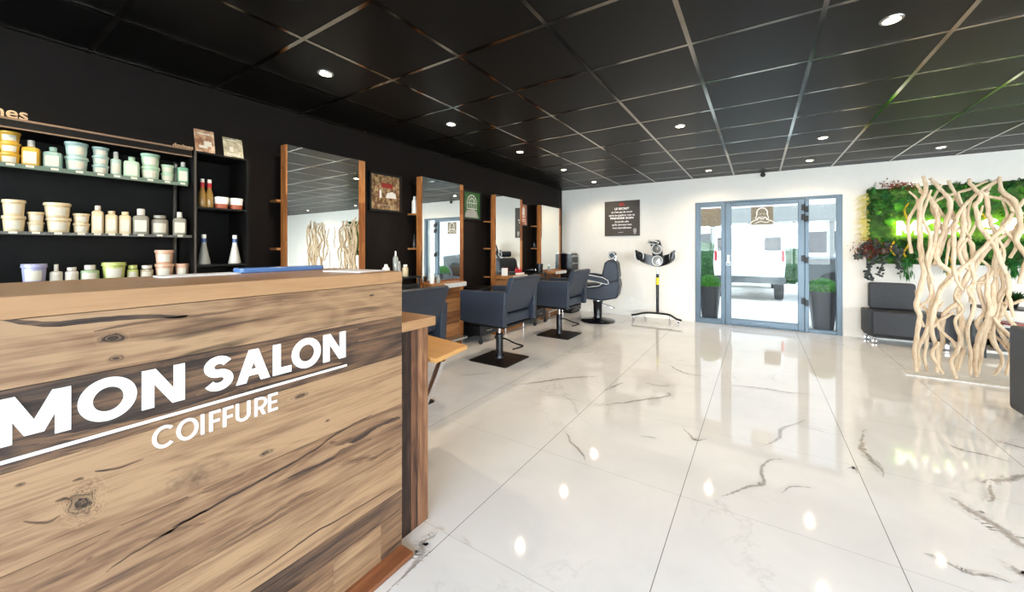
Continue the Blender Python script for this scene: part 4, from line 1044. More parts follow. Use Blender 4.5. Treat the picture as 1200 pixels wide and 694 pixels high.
# ------------------------------------------------------------------ framed pictures on the black wall
def picture(y0, y1, z0, z1, mat, lab, deco):
    t = thing('framed_picture', lab, 'picture', (XL+.001, (y0+y1)/2, (z0+z1)/2), 0, 'framed pictures between the mirrors')
    w, h = (y1-y0)/2, (z1-z0)/2; mb = MB(); e = .02
    for a, b in (((0, -w, -h), (.03, -w+e, h)), ((0, w-e, -h), (.03, w, h)), ((0, -w+e, -h), (.03, w-e, -h+e)), ((0, -w+e, h-e), (.03, w-e, h))): mb.box(a, b)
    mb.build('frame', M['black_plastic'], t)
    MB().box((.002, -w+e, -h+e), (.014, w-e, h-e)).build('print', mat, t)
    mb = MB(); deco(mb, w-e, h-e); mb.build('printed_figures', [M['white_plastic'], M['crest_red'], M['grey_print']], t)
def d1(mb, w, h):
    X_ = .0146
    def B(a, b, c, d, m=0): mb.cur = m; mb.box((.0141, a*w, c*h), (X_, b*w, d*h))
    B(-.42, -.28, -.32, .12); B(-.38, -.32, .12, .22, 2)
    mb.cur = 0; mb.prism([(.0*w, -.3*h), (.75*w, -.28*h), (.7*w, .0*h), (.45*w, .1*h), (.1*w, -.02*h)], .0141, X_, 0)
    B(-.3, .5, .28, .55, 1); B(-.55, .6, -.75, -.72, 2); B(-.5, -.45, -.3, .4, 1)
def d2(mb, w, h):
    mb.cur = 0; r = .62*w
    for i in range(24):
        a0, a1 = PI*i/24, PI*(i+1)/24
        mb.quad(*[(.0146, q*math.cos(a), .18*h+q*math.sin(a)*1.1) for q, a in ((r, a0), (r, a1), (r*.9, a1), (r*.9, a0))])
        mb.quad(*[(.0146, q*math.cos(a), .18*h+q*math.sin(a)*1.1) for q, a in ((r*.6, a0), (r*.6, a1), (r*.52, a1), (r*.52, a0))])
    for yy in (-.58, -.33, -.1, .13, .36, .58): mb.box((.0141, (yy-.02)*w, -.25*h), (.0146, (yy+.02)*w, .2*h+.55*h*math.sqrt(max(0, 1-(yy/.62)**2))))
    mb.box((.0141, -.62*w, .16*h), (.0146, .62*w, .2*h)); mb.box((.0141, -.62*w, -.28*h), (.0146, .62*w, -.24*h))
    mb.cur = 2
    for k in range(7):
        s_ = .85-k*.02; mb.prism([(-s_*w, (-.9+.02*k)*h), (-.9*s_*w+.04*w*k, -.6*h), (-.55*w+.05*w*k, -.35*h), (-.5*w+.05*w*k, -.36*h), (-.8*s_*w+.05*w*k, -.62*h), (-s_*w+.04*w, -.9*h)], .0141, .0146, 0) if k < 1 else None
    mb.prism([(-.85*w, -.92*h), (.85*w, -.92*h), (.6*w, -.45*h), (.2*w, -.3*h), (-.2*w, -.3*h), (-.6*w, -.45*h)], .0141, .01455, 0)
def d3(mb, w, h):
    mb.cur = 0
    mb.prism([(-.35*w, .0*h), (.35*w, .0*h), (.35*w, .5*h), (.2*w, .75*h), (-.2*w, .75*h), (-.35*w, .5*h)], .0141, .0144, 0)
    for z, ww in ((-.12, .6), (-.26, .5), (-.5, .62), (-.66, .4)): mb.box((.0141, -ww*w, z*h), (.0146, ww*w, (z+.06)*h))
picture(2.395, 2.80, 1.632, 2.04, PR3, 'framed garden photo with white bottle, between first and second mirrors', d1)
picture(3.825, 4.21, 1.635, 2.04, PR4, 'framed green picture of a white arched glasshouse, after the second mirror', d2)
picture(5.235, 5.485, 1.617, 2.0, PR5, 'framed pinkish brown print with text, before the last mirror', d3)

# ------------------------------------------------------------------ text board on the white wall
t = thing('quote_board', 'dark square board with white French quote on the white wall', 'wall board', (-2.169, YB, 1.797))
w, h = .332, .328
MB().box((-w, -.02, -h), (w, 0, h)).build('board', M['board'], t, bevel=.002)
Y_ = -.0205; rot = (PI/2, 0, 0)
for s, sz, z, off, sx in (('LE SECRET', .052, .165, .0012, 1.15), ("ce n'est pas de courir", .046, .105, .0006, 1.0), ('après les papillons mais de', .046, .045, .0006, 1.0), ('PRENDRE SOIN', .050, -.012, .0014, 1.3),
                          ('du jardin afin', .046, -.075, .0006, 1.1), ("qu'ils viennent vers", .046, -.132, .0006, 1.05), ("vous naturellement", .046, -.19, .0006, 1.0), ('proverbe', .02, -.265, 0, 1.2)):
    text_mesh('board_lettering', s, sz, M['white_letter'], t, (0 if s != 'proverbe' else -.02, Y_, z), rot, 'CENTER', .0005, off, sx)
mb = MB()
for i in range(9):
    a = PI*(i+.5)/9; mb.ball((.0+.045*math.cos(a), -.0203, .245+.03*math.sin(a)), .016, 8, 6, (1, .05, 1))
mb.ball((0, -.0203, .25), .022, 10, 6, (1.2, .05, 1)); mb.build('red_emblem', M['crest_red'], t)
mb = MB(); mb.rbox((.215, -.0212, -.27), (.275, -.02, -.19), .02, 4, 1); mb.rbox((.225, -.0212, -.30), (.24, -.02, -.27), .004, 2, 1); mb.rbox((.25, -.0212, -.30), (.265, -.02, -.27), .004, 2, 1); mb.build('grey_figure', M['grey_print'], t)
mb = MB(); mb.lathe([(.045, 0), (.045, -.006), (.03, -.012), (.028, -.006)], (0, 0, 0), 24, 'y')
tag(mb.build('wall_socket', M['white_plastic'], smooth=True), 'round white socket low on the white wall near the barber chair', 'socket', None, (atY(740, 352, YB).x, YB-.0005, .30))
mb = MB(); mb.ball((0, 0, 0), .035, 14, 8, (1, .8, 1)); mb.box((-.02, 0, -.01), (.02, .035, .03))
tag(mb.build('motion_sensor', M['black_plastic'], smooth=True), 'small black sensor on the white wall above the glass door', 'sensor', None, (.056, YB-.035, 2.375))

# =================================================================== STYLING CHAIRS
def styling_chair(lab, loc, rz=0):
    t = thing('styling_chair', lab, 'chair', loc, rz, 'square-based styling chairs')
    MB().rbox((-.25, -.235, 0), (.25, .235, .012), .02, 4, 2).build('base_plate', M['black_metal'], t, bevel=.002)
    mb = MB(); mb.lathe([(.048, .0125), (.044, .02), (.041, .05), (.041, .285), (.037, .29)], (0, 0, 0), 28); mb.build('pump_column', M['black_gloss'], t, smooth=True)
    mb = MB(); mb.cyl((0, 0, 0), .015, .2905, .405, 18); mb.build('piston', M['chrome'], t, smooth=True)
    mb = MB(); mb.tube(smoothpts([(.036, .0, .235), (.09, .0, .235), (.20, .01, .20), (.29, .02, .185), (.30, -.02, .18), (.26, -.12, .172)], 5), .009, 8)
    lv = mb.build('pump_lever', M['black_metal'], t, smooth=True)
    mb = MB(); mb.rbox((-.25, -.245, .405), (.235, .245, .43), .01, 3, 1); mb.build('seat_frame', M['black_metal'], t)
    mb = MB(); mb.prism([(-.295, .435), (.20, .435), (.24, .445), (.235, .54), (.2, .555), (-.27, .57), (-.30, .55)], -.255, .255, 1); mb.build('seat', M['leather'], t, bevel=.018, seg=3)
    # backrest leaning back
    mb = MB(); mb.prism([(.165, .575), (.235, .565), (.375, .925), (.355, .945), (.325, .945), (.305, .93)], -.275, .275, 1); mb.build('backrest', M['leather'], t, bevel=.015, seg=3)
    for sgn in (-1, 1):
        a, b = (.258, .325) if sgn > 0 else (-.325, -.258)
        mb = MB(); mb.prism([(-.30, .452), (.285, .437), (.305, .80), (-.30, .785)], a, b, 1); mb.build('armrest', M['leather'], t, bevel=.012, seg=3)
    mb = MB(); mb.box((.16, -.2, .545), (.19, .2, .60)); mb.build('back_bracket', M['black_metal'], t)
    return t
c0 = styling_chair('dark styling chair on square base facing the second mirror, nearest whole one', (-2.465, 3.38, 0))
dup(c0, 'dark styling chair on square base facing the third mirror, farthest of three', (-2.435, 4.79, 0), 0)
dup(c0, 'dark styling chair facing the first mirror, mostly hidden by the counter', (-2.47, 1.93, 0), 0)

# barber chair on a round base
t = thing('barber_chair', 'dark barber chair with headrest and pale piping on a round base', 'barber chair', (-2.33, 6.03, 0), math.radians(13))
mb = MB(); mb.lathe([(.285, 0), (.29, .01), (.28, .02), (.10, .045), (.08, .06)], (0, 0, 0), 40); mb.build('round_base', M['black_gloss'], t, smooth=True)
mb = MB(); mb.lathe([(.075, .0605), (.07, .08), (.075, .30), (.085, .335), (.085, .345)], (0, 0, 0), 28); mb.build('pump_column', M['black_gloss'], t, smooth=True)
mb = MB(); mb.cyl((0, 0, 0), .06, .3455, .385, 24); mb.build('collar', M['chrome'], t, smooth=True)
mb = MB(); mb.tube(smoothpts([(.07, 0, .30), (.18, .02, .27), (.27, .05, .235), (.26, -.03, .235), (.10, -.06, .28)], 5), .007, 8); mb.build('pump_lever', M['chrome'], t, smooth=True)
mb = MB(); mb.prism([(-.34, .42), (-.10, .39), (.10, .375), (.35, .43), (.385, .62), (.36, .74), (.14, .66), (.02, .60), (-.34, .56)], -.26, .26, 1); mb.build('seat_shell', M['leather'], t, bevel=.03, seg=3)
mb = MB(); mb.prism([(-.37, .565), (.06, .606), (.09, .63), (.06, .65), (-.34, .625), (-.38, .60)], -.22, .22, 1); mb.build('seat_cushion', M['leather'], t, bevel=.015, seg=3)
mb = MB(); mb.prism([(.11, .66), (.33, .69), (.375, .76), (.345, .99), (.30, 1.04), (.20, 1.05), (.14, 1.0), (.10, .82)], -.24, .24, 1); mb.build('backrest', M['leather'], t, bevel=.03, seg=3)
mb = MB(); mb.tube([(.29, -.03, 1.0), (.30, -.03, 1.12)], .012, 8); mb.tube([(.29, .03, 1.0), (.30, .03, 1.12)], .012, 8); mb.build('headrest_post', M['chrome'], t)
mb = MB(); mb.rbox((.19, -.12, 1.065), (.30, .12, 1.18), .045, 5, 1); mb.build('headrest', M['leather'], t, smooth=True)
mb = MB(); mb.tube([(p[0], -.1225, p[1]) for p in arc(.245, 1.1225, .047, 0, 340, 18)], .006, 6, closed=True); mb.build('headrest_trim', M['piping'], t, smooth=True)
for sgn in (-1, 1):
    y = sgn*.285; a, b = min(y, y-sgn*.06), max(y, y-sgn*.06)
    mb = MB(); out = [(-.30, .76), (-.26, .80), (-.10, .80), (.12, .765), (.20, .72), (.215, .67), (.18, .655), (.02, .69), (-.22, .735), (-.29, .74)]
    mb.prism(out[::-1], a, b, 1); ar = mb.build('armrest', M['leather'], t, bevel=.012, seg=3)
    yo = sgn*.2875
    mb = MB(); mb.tube([(p[0], yo, p[1]) for p in out], .006, 6, closed=True); mb.build('piping', M['piping'], ar, smooth=True)
mb = MB(); mb.tube([(-.36, -.262, .585), (-.1, -.262, .60), (.06, -.262, .625), (.12, -.262, .68)], .006, 6); mb.build('piping', M['piping'], t, smooth=True)
mb = MB(); mb.tube(smoothpts([(-.25, -.18, .41), (-.38, -.17, .33), (-.46, -.16, .22)], 4), .012, 8); mb.tube(smoothpts([(-.25, .18, .41), (-.38, .17, .33), (-.46, .16, .22)], 4), .012, 8); mb.tube([(-.46, -.18, .22), (-.46, .18, .22)], .014, 8)
mb.build('footrest', M['chrome'], t, smooth=True)

# =================================================================== HAIR PROCESSOR ON STAND
t = thing('hair_processor', 'black hair processor with round lamps on a wheeled stand by the wall', 'hair dryer stand', (-1.465, 6.55, 0))
mb = MB(); mb.tube(smoothpts([(-.40, -.13, .085), (-.33, -.12, .10), (-.19, .0, .125), (0, .02, .13), (.19, .0, .125), (.33, -.17, .10), (.42, -.2, .085)], 4), .017, 10); mb.build('base_frame', M['black_metal'], t, smooth=True)
for x, y, z in ((-.37, -.125, .09), (-.2, .0, .12), (.2, .0, .12), (.37, -.18, .09)):
    mb = MB(); mb.tube([(x, y, z-.016), (x, y, .05)], .007, 8); mb.lathe([(.018, -.011), (.027, -.009), (.027, .009), (.018, .011)], (x, y, .0275), 16, 'x'); mb.build('castor', M['chrome'], t, smooth=True)
mb = MB(); mb.cyl((0, .02, 0), .025, .146, .80, 20); mb.build('pole', M['black_gloss'], t, smooth=True)
mb = MB(); mb.lathe([(.0255, .62), (.0255, .74)], (0, .02, 0), 20); mb.build('yellow_sticker', M['yellow'], t, smooth=True)
mb = MB(); mb.cyl((0, .02, 0), .012, .80, .93, 14); mb.build('inner_pole', M['chrome'], t, smooth=True)
# wing band: a shallow U seen from the front
def band(pts, wd, th):
    """pts: list of (center, width_dir) -> closed slab ribbon"""
    mb = MB(); n = len(pts)
    for i, (c, wdir, half) in enumerate(pts):
        c = Vector(c); wdir = Vector(wdir).normalized(); tg = Vector(pts[min(i+1, n-1)][0])-Vector(pts[max(i-1, 0)][0]); nr = tg.cross(wdir).normalized()
        for q in (c+wdir*half+nr*th, c+wdir*half-nr*th, c-wdir*half-nr*th, c-wdir*half+nr*th): mb.v.append(tuple(q))
    for i in range(n-1):
        for k in range(4): mb.face((i*4+k, i*4+(k+1) % 4, (i+1)*4+(k+1) % 4, (i+1)*4+k))
    mb.face((0, 1, 2, 3)); mb.face((n*4-1, n*4-2, n*4-3, n*4-4)); return mb
wing = []
for i in range(17):
    a = math.radians(-78+156*i/16); x = .30*math.sin(a); y = .02-.26*(1-math.cos(a)); z = 1.01+.10*(1-math.cos(a)) + .04*abs(math.sin(a))
    wing.append(((x, y, z), (.25*math.sin(a), 0, 1), .092*(1-.12*abs(math.sin(a)))))
band(wing, 0, .016).build('wing_band', M['black_plastic'], t, smooth=True)
vert = []
for i in range(11):
    s_ = i/10; a = s_*PI*.5
    vert.append(((-.02*s_, .045-.22*(1-math.cos(a)), 1.06+.30*math.sin(a)), (1, 0, 0), .085))
band(vert, 0, .016).build('top_arm', M['black_plastic'], t, smooth=True)
def lamp(c, nrm, name='lamp_ring'):
    n = Vector(nrm).normalized(); rotm = n.to_track_quat('Z', 'Y').to_matrix()
    mb = MB(); mb.tube([(.082*math.cos(a), .082*math.sin(a), 0) for a in [2*PI*i/28 for i in range(28)]], .011, 8, closed=True)
    mb.cur = 1; mb.lathe([(.078, -.008), (.06, -.004), (.022, -.004), (.02, .012), (.001, .014)], (0, 0, 0), 28)
    mb.cur = 2
    for k in range(10):
        a = 2*PI*k/10; mb.tube([(.022*math.cos(a), .022*math.sin(a), .004), (.074*math.cos(a), .074*math.sin(a), .002)], .003, 5)
    mb.v = [tuple(rotm @ Vector(v)+Vector(c)) for v in mb.v]
    mb.build(name, [M['piping'], M['steel'], M['black_plastic']], t, smooth=True)
lamp((0, -.005, 1.025), (0, -1, .05)); lamp((-.005, -.035, 1.225), (0, -1, -.25)); lamp((-.03, -.17, 1.335), (0, -.35, -1))
lamp((-.272, -.13, 1.11), (.72, -.7, .05)); lamp((.272, -.13, 1.11), (-.72, -.7, .05))
mb = MB(); mb.rbox((-.03, .02, .93), (.03, .06, 1.06), .012, 3, 1); mb.build('head_joint', M['black_plastic'], t)

# =================================================================== LIVING GREEN WALL WITH LIT SIGN
GX0, GX1, GZ0, GZ1 = 1.265, 4.3, 1.03, 2.045
t = green = thing('moss_wall', 'green moss and fern wall panel with lit lettering, right of the door', 'plant wall', (GX0, YB, GZ0))
def G(x, y, z): return (x-GX0, y-YB, z-GZ0)
MB().box(G(GX0, YB-.03, GZ0), G(GX1, YB-.001, GZ1)).build('backing_board', M['black_plastic'], t)
mb = MB(); nx, nz = 150, 52
for i in range(nx+1):
    for j in range(nz+1):
        x = GX0+(GX1-GX0)*i/nx; z = GZ0+(GZ1-GZ0)*j/nz
        e = min(i, nx-i, j, nz-j); e = min(1, e/2)
        d = (.02+.045*abs(noise.noise((x*5, z*5, 0)))+.03*abs(noise.noise((x*17, z*17, 4)))+.012*noise.noise((x*45, z*45, 7)))*e
        inband = math.exp(-((z-1.51)/.13)**4)
        d *= 1-.45*inband
        mb.v.append(G(x, YB-.031-max(0, d), z))
for i in range(nx):
    for j in range(nz): a = i*(nz+1)+j; mb.face((a, a+nz+1, a+nz+2, a+1))
mb.build('moss_cover', M['moss'], t, smooth=True)
def leafq(mb, p, d, n, l, w):
    d = d.normalized(); s = d.cross(n)
    if s.length < 1e-5: s = d.orthogonal()
    s.normalize(); q = p+d*l*.5
    mb.quad(p, q+s*w*.5, p+d*l, q-s*w*.5)
def rv(): return Vector((random.uniform(-1, 1), random.uniform(-1, 1), random.uniform(-1, 1)))
def tuft(mb, c, n, l, w, spread=1.0, up=.2):
    c = Vector(c)
    for _ in range(n):
        d = Vector((random.uniform(-1, 1)*spread, -random.uniform(.3, 1), random.uniform(-1, 1)*spread+up))
        leafq(mb, c+rv()*.02, d, rv(), l*random.uniform(.6, 1.2), w)
def frond(mb, p, d, ln, leaf, droop=.6):
    p = Vector(p); d = Vector(d).normalized(); n = 12
    for i in range(n):
        s = i/n; q = p+d*ln/n; sd = d.cross(Vector((0, 1, 0)))
        if sd.length < .1: sd = Vector((1, 0, 0))
        sd.normalize(); ll = leaf*(1-s*.7)
        for sg in (-1, 1): leafq(mb, p, sd*sg+d*.7+Vector((0, -.2, 0)), Vector((0, 1, 0))+rv()*.3, ll, ll*.3)
        p = q; d = (d+Vector((0, -.01, -droop/n))).normalized()
def gp(u, v, y=YB-.09): return G(*atY(u, v, y))
# deep green and mid green tufts scattered over the moss
for matn, cnt, l, w in (('fern', 150, .05, .013), ('fern_dark', 170, .045, .016), ('moss_bright', 90, .032, .012)):
    mb = MB()
    for _ in range(cnt):
        x = random.uniform(GX0+.03, GX1-.03); z = random.uniform(GZ0+.03, GZ1-.03)
        if 1.37 < z < 1.65: continue
        if matn == 'fern_dark' and z > 1.6 and random.random() < .4: continue
        tuft(mb, G(x, YB-.07, z), 26, l, w)
    mb.build({'fern': 'fern_tufts', 'fern_dark': 'dark_leaf_tufts', 'moss_bright': 'bright_tufts'}[matn], M[matn], t)
# cushions of bright moss
for (u, v, r) in ((1052, 243, .07), (1043, 260, .06), (1030, 250, .055), (1118, 232, .06), (1150, 240, .07), (1085, 232, .05), (1170, 232, .06), (1035, 285, .05)):
    c = gp(u, v, YB-.055); mb = MB(); mb.ball(c, r, 22, 12, (1, .45, .85), .05)
    mb.build('moss_cushion', M['moss_bright'], t, smooth=True)
# fern fronds top and edges
mb = MB()
for k in range(70):
    u = random.uniform(1016, 1200); v = random.choice((random.uniform(220, 250), random.uniform(283, 312)))
    frond(mb, gp(u, v, YB-.08), (random.uniform(-1, 1), -.5, random.uniform(-.4, 1)), random.uniform(.10, .2), .035)
mb.build('fern_fronds', M['fern'], t)
mb = MB()
for k in range(60):
    x = random.uniform(GX0, GX1); frond(mb, G(x, YB-.06, GZ1-.02), (random.uniform(-.7, .7), -.35, random.uniform(.15, .8)), random.uniform(.05, .11), .03)
mb.build('top_fringe', M['fern_dark'], t)
# pale yellow feathery spray at the left edge
mb = MB()
for k in range(90):
    v = random.uniform(228, 282); u = random.uniform(1012, 1020)
    frond(mb, gp(u, v, YB-.05), (-1, -.25, random.uniform(-.5, .5)), random.uniform(.06, .16), .02, .8)
mb.build('yellow_spray', M['straw'], t)
# golden plume
for (u0, v0, u1, v1) in ((1065, 237, 1060, 260), (1063, 282, 1062, 300), (1045, 282, 1047, 298), (1155, 250, 1154, 272), (1112, 300, 1113, 322)):
    mb = MB()
    a, b = Vector(gp(u0, v0, YB-.12)), Vector(gp(u1, v1, YB-.13))
    for i in range(40):
        s = i/40; p = a.lerp(b, s)+Vector((.022*math.sin(s*5+u0), 0, 0))
        for _ in range(4): leafq(mb, p, (b-a).normalized()+rv()*.5, rv(), .03, .007)
    mb.build('golden_plume', M['plume'], t)
# rust red and dark eucalyptus at the lower left corner
mb = MB()
for _ in range(420):
    u = random.gauss(1020, 10); v = random.gauss(292, 5)
    leafq(mb, Vector(gp(u, v, YB-random.uniform(.08, .16))), rv()+Vector((0, -.3, -.3)), rv(), .03, .014)
for _ in range(160):
    u = random.gauss(1052, 12); v = random.gauss(218, 2.5); leafq(mb, Vector(gp(u, v, YB-random.uniform(.06, .12))), rv()+Vector((0, 0, .6)), rv(), .04, .014)
mb.build('rust_leaves', M['rust'], t)
mb = MB()
def disc(c, r):
    n = (Vector((0, -1, 0))+rv()*.6).normalized(); a = n.orthogonal().normalized(); b = n.cross(a)
    mb.quad(*[Vector(c)+a*r*math.cos(2*PI*i/9)+b*r*.85*math.sin(2*PI*i/9) for i in range(9)])
for (pts) in ([(1030, 288), (1018, 296), (1008, 300), (1004, 301)], [(1035, 292), (1022, 306), (1016, 320), (1020, 327)], [(1040, 290), (1034, 306), (1031, 322)], [(1045, 290), (1052, 302), (1056, 318)], [(1038, 286), (1048, 290), (1058, 296)], [(1028, 284), (1014, 288), (1006, 296)]):
    P3 = [Vector(gp(u, v, YB-.12)) for u, v in pts]; sp = smoothpts(P3, 8); mb.tube(sp, .0025, 4)
    for p in sp:
        for _ in range(3): disc(p+rv()*.032, random.uniform(.013, .022))
mb.build('eucalyptus_sprays', M['eucalyptus'], t)
# hanging bunches under the panel
for (u, v0, v1, n) in ((1063, 300, 329, 90), (1111, 300, 322, 60), (1187, 300, 327, 90)):
    mb = MB()
    for _ in range(n):
        a = Vector(gp(u+random.gauss(0, 3), random.uniform(v0, v1-8), YB-.10)); leafq(mb, a, Vector((random.uniform(-.15, .15), -.05, -1)), rv(), random.uniform(.08, .14), .012)
    mb.build('hanging_leaves', M['fern'], t)
# illuminated letters: white faces, yellow-green light on their backs
gy = YB-.135; tx = 1.545; cap = .185
widths = {'M': 1.15, 'O': 1.02, 'N': .95, 'S': .78, 'A': .98, 'L': .62, ' ': .35}
for ch in 'MON SALON':
    wch = widths[ch]*cap
    if ch != ' ':
        mb = MB()
        for q, poly in enumerate(glyph(ch, wch/cap, .24)):
            gy = YB-.135-.0002*(q % 5)
            pts = [(tx+p[0]*cap-GX0, 1.413+p[1]*cap-GZ0) for p in poly]
            mb.cur = 0; mb.prism(pts, gy-YB, gy-YB+.022, 1)
            mb.cur = 1; mb.prism(pts, gy-YB+.0225, gy-YB+.026, 1)
        mb.build('lit_letter', [M['sign_face'], M['sign_halo']], t)
    tx += wch+cap*.14

# =================================================================== DRIFTWOOD SCREENS
SY = 5.13
def driftscreen(lab, flip=False, x_shift=0.0, seed=3):
    random.seed(seed)
    t = thing('driftwood_screen', lab, 'screen', (1.27+x_shift, SY, 0), 0, 'driftwood room dividers')
    MB().box((-.05, -.09, 0), (.95, .09, .012)).build('plinth', M['grey_plinth'], t, bevel=.002)
    def wx(p):
        q = atY(1050+p[0]/2.667, 190+p[1]/2.667, SY); x = q.x-1.27
        if flip: x = .9-x
        return x, max(.014, q.z)
    traced = [
        ([(85, 45), (90, 90), (70, 130), (75, 200), (75, 280), (80, 350), (62, 440), (75, 490), (55, 560), (60, 652)], .026),
        ([(70, 65), (85, 95), (110, 120), (130, 165), (128, 230), (105, 290), (100, 350), (118, 430), (95, 520), (70, 580), (75, 655)], .024),
        ([(108, 50), (135, 85), (165, 130), (160, 190), (130, 270), (125, 310), (172, 350), (150, 385), (120, 440), (108, 520), (130, 590), (125, 656)], .026),
        ([(170, 55), (200, 120), (210, 160), (212, 260), (228, 312), (240, 360), (235, 440)], .024),
        ([(285, 60), (240, 80), (180, 100), (140, 112), (125, 130), (160, 168), (205, 190), (230, 240)], .016),
        ([(300, 60), (250, 100), (200, 150), (170, 210), (175, 290), (175, 345), (196, 400)], .019),
        ([(222, 55), (230, 75), (252, 112), (240, 142), (260, 200), (290, 260), (318, 320), (345, 362), (345, 420), (352, 480)], .022),
        ([(330, 50), (300, 80), (285, 102), (290, 150), (310, 190), (322, 240), (310, 320), (325, 400), (300, 470)], .021),
        ([(325, 45), (330, 92), (365, 132), (385, 200), (375, 250), (395, 300), (380, 380)], .024),
        ([(400, 115), (350, 180), (300, 230), (250, 290), (210, 330), (160, 372), (138, 396)], .022),
        ([(410, 205), (340, 232), (290, 272), (245, 350), (215, 400), (195, 440), (160, 480), (155, 560), (138, 620), (150, 665)], .025),
        ([(262, 92), (290, 106), (340, 118), (360, 150), (400, 160)], .018),
        ([(235, 235), (246, 280), (226, 360), (200, 420), (212, 500), (203, 560), (215, 600), (198, 662)], .026),
        ([(290, 350), (285, 420), (290, 470), (268, 540), (250, 600), (245, 668)], .026),
        ([(330, 330), (310, 400), (300, 470), (276, 560), (262, 666)], .024),
        ([(272, 372), (240, 380), (220, 402), (236, 450), (220, 520), (230, 590), (222, 660)], .018),
        ([(180, 470), (140, 500), (100, 540), (90, 600), (100, 655)], .018),
        ([(150, 440), (130, 480), (150, 530), (185, 570), (200, 620), (180, 660)], .019),
        ([(330, 480), (305, 520), (300, 560), (330, 620), (310, 668)], .018),
        ([(360, 400), (350, 460), (320, 510), (345, 560), (370, 600), (350, 670)], .02),
        ([(400, 430), (365, 445), (330, 440)], .016),
        ([(290, 480), (330, 520), (370, 560), (400, 590)], .019),
        ([(285, 520), (330, 560), (380, 610)], .016),
        ([(60, 400), (75, 440), (100, 470), (95, 530), (60, 600), (75, 652)], .018),
        ([(130, 560), (115, 600), (140, 655)], .02),
        ([(100, 90), (80, 170), (100, 230), (90, 300), (110, 380)], .018),
        ([(400, 170), (360, 250), (330, 290), (300, 350), (260, 400)], .017),
        ([(190, 100), (215, 180), (190, 220), (160, 260), (150, 330)], .015),
    ]
    for pts, r in traced:
        y_off = random.uniform(-.055, .055); P3 = []
        for i, p in enumerate(pts):
            x, z = wx(p); P3.append((x, y_off+.03*math.sin(i*1.9+r*300), z))
        sp = smoothpts(P3, 6); n = len(sp)
        rs = [r*.86*(.95+.3*noise.noise((i*.45, r*500, seed)))*(1-.35*abs(i/(n-1)*2-1)**3) for i in range(n)]
        sp = [Vector(p)+Vector((noise.noise((i*.35, r*700, 1)), noise.noise((i*.35, 5, r*700)), 0))*.012 for i, p in enumerate(sp)]
        MB().tube(sp, rs, 10).build('branch', M['driftwood'], t, smooth=True)
    # further loose branches woven through the screen
    for k in range(13):
        x = .02+.9*((k*.618) % 1); z = random.uniform(.02, .5) if k % 2 else random.uniform(.9, 1.3); top = random.uniform(.9, 1.4) if k % 2 else random.uniform(1.75, 1.93)
        P3 = []; y_off = random.uniform(-.06, .06)
        if z < .3: z = .016
        while z < top:
            P3.append((x, y_off, z)); z += random.uniform(.10, .18); x += random.uniform(-.085, .085); x = min(.93, max(.0, x))
        if len(P3) < 3: continue
        r = random.uniform(.011, .018); sp = smoothpts(P3, 5); n = len(sp)
        MB().tube(sp, [r*(1-.5*(i/n)**3)*(1+.25*noise.noise((i*.5, k, 0))) for i in range(n)], 8).build('branch', M['driftwood'], t, smooth=True)
    return t
driftscreen('pale driftwood branch screen standing on a white plinth, right of the aisle')
driftscreen('second driftwood screen, seen only as the left clump in the first mirror', True, 1.22, 11)
random.seed(21)

# =================================================================== WAITING BENCH, RACK, ARMCHAIR
t = thing('waiting_bench', 'dark low bench with upright back cushion and castors under the green wall', 'bench', (1.25, 6.45, 0))
mb = MB(); mb.prism([(0.0, 0), (.72, 0), (.78, .05), (.78, .36), (-.05, .36), (-.06, .22)], .115, .43, 2); mb.build('seat', M['leather_black'], t, bevel=.02, seg=3)
mb = MB(); mb.rbox((.02, .255, .435), (.47, .355, .78), .035, 5, 1); mb.build('back_cushion', M['leather_black'], t, bevel=.01)
mb = MB(); mb.prism([(.02, .03), (.70, .03), (.74, .33), (-.03, .33)], .085, .1145, 2); mb.build('under_frame', M['black_metal'], t)
for x, y in ((.03, .06), (-.01, .28), (.68, .06), (.68, .28)):
    mb = MB(); mb.lathe([(.018, -.014), (.026, -.012), (.026, .012), (.018, .014)], (x, y, .0265), 16, 'y'); mb.tube([(x, y, .05), (x, y, .0845)], .008, 8); mb.rbox((x-.015, y-.018, .04), (x+.02, y+.018, .07), .006, 3, 1); mb.build('castor', M['chrome'], t, smooth=True)

t = thing('magazine_rack', 'black framed side rack with magazines behind the driftwood screen', 'rack', (2.17, 6.3, 0))
mb = MB()
for x in (0, .55):
    for y in (0, .3): mb.box((x-.01, y-.01, .0), (x+.01, y+.01, .55))
mb.build('frame', M['black_metal'], t)
MB().box((-.01, -.01, .551), (.56, .31, .57)).build('top_shelf', M['black_metal'], t)
MB().box((.0105, -.01, .36), (.5395, .31, .375)).build('middle_shelf', M['grey_plinth'], t)
MB().box((.0105, -.005, .06), (.5395, .305, .09)).build('bottom_shelf', M['grey_plinth'], t)
MB().box((.0105, .292, .095), (.5395, .302, .355)).build('back_panel', M['black_plastic'], t)
for i, (m_, l) in enumerate((('red', 'red magazine lying on the rack behind the driftwood'), ('white_plastic', 'white magazine under the red one on the rack'))):
    mb = MB(); mb.box((-.11, -.14, 0), (.11, .14, .012)); tag(mb.build('magazine', M[m_], bevel=.002), l, 'magazine', 'magazines on the rack', (2.42, 6.45, .3755+(.0125 if i == 0 else 0)), .3 if i == 0 else 0)
mb = MB(); mb.rbox((-.14, -.1, 0), (.14, .1, .17), .012, 3, 1); tag(mb.build('storage_box', M['black_plastic']), 'dark box on the bottom shelf of the magazine rack', 'box', None, (2.43, 6.43, .0905))
t = thing('potted_plant', 'small green potted plant on the black magazine rack', 'potted plant', (2.42, 6.45, .5705))
MB().lathe([(.045, 0), (.06, .07), (.055, .07), (.05, .06)], (0, 0, 0), 20).build('pot', M['black_plastic'], t, smooth=True)
mb = MB()
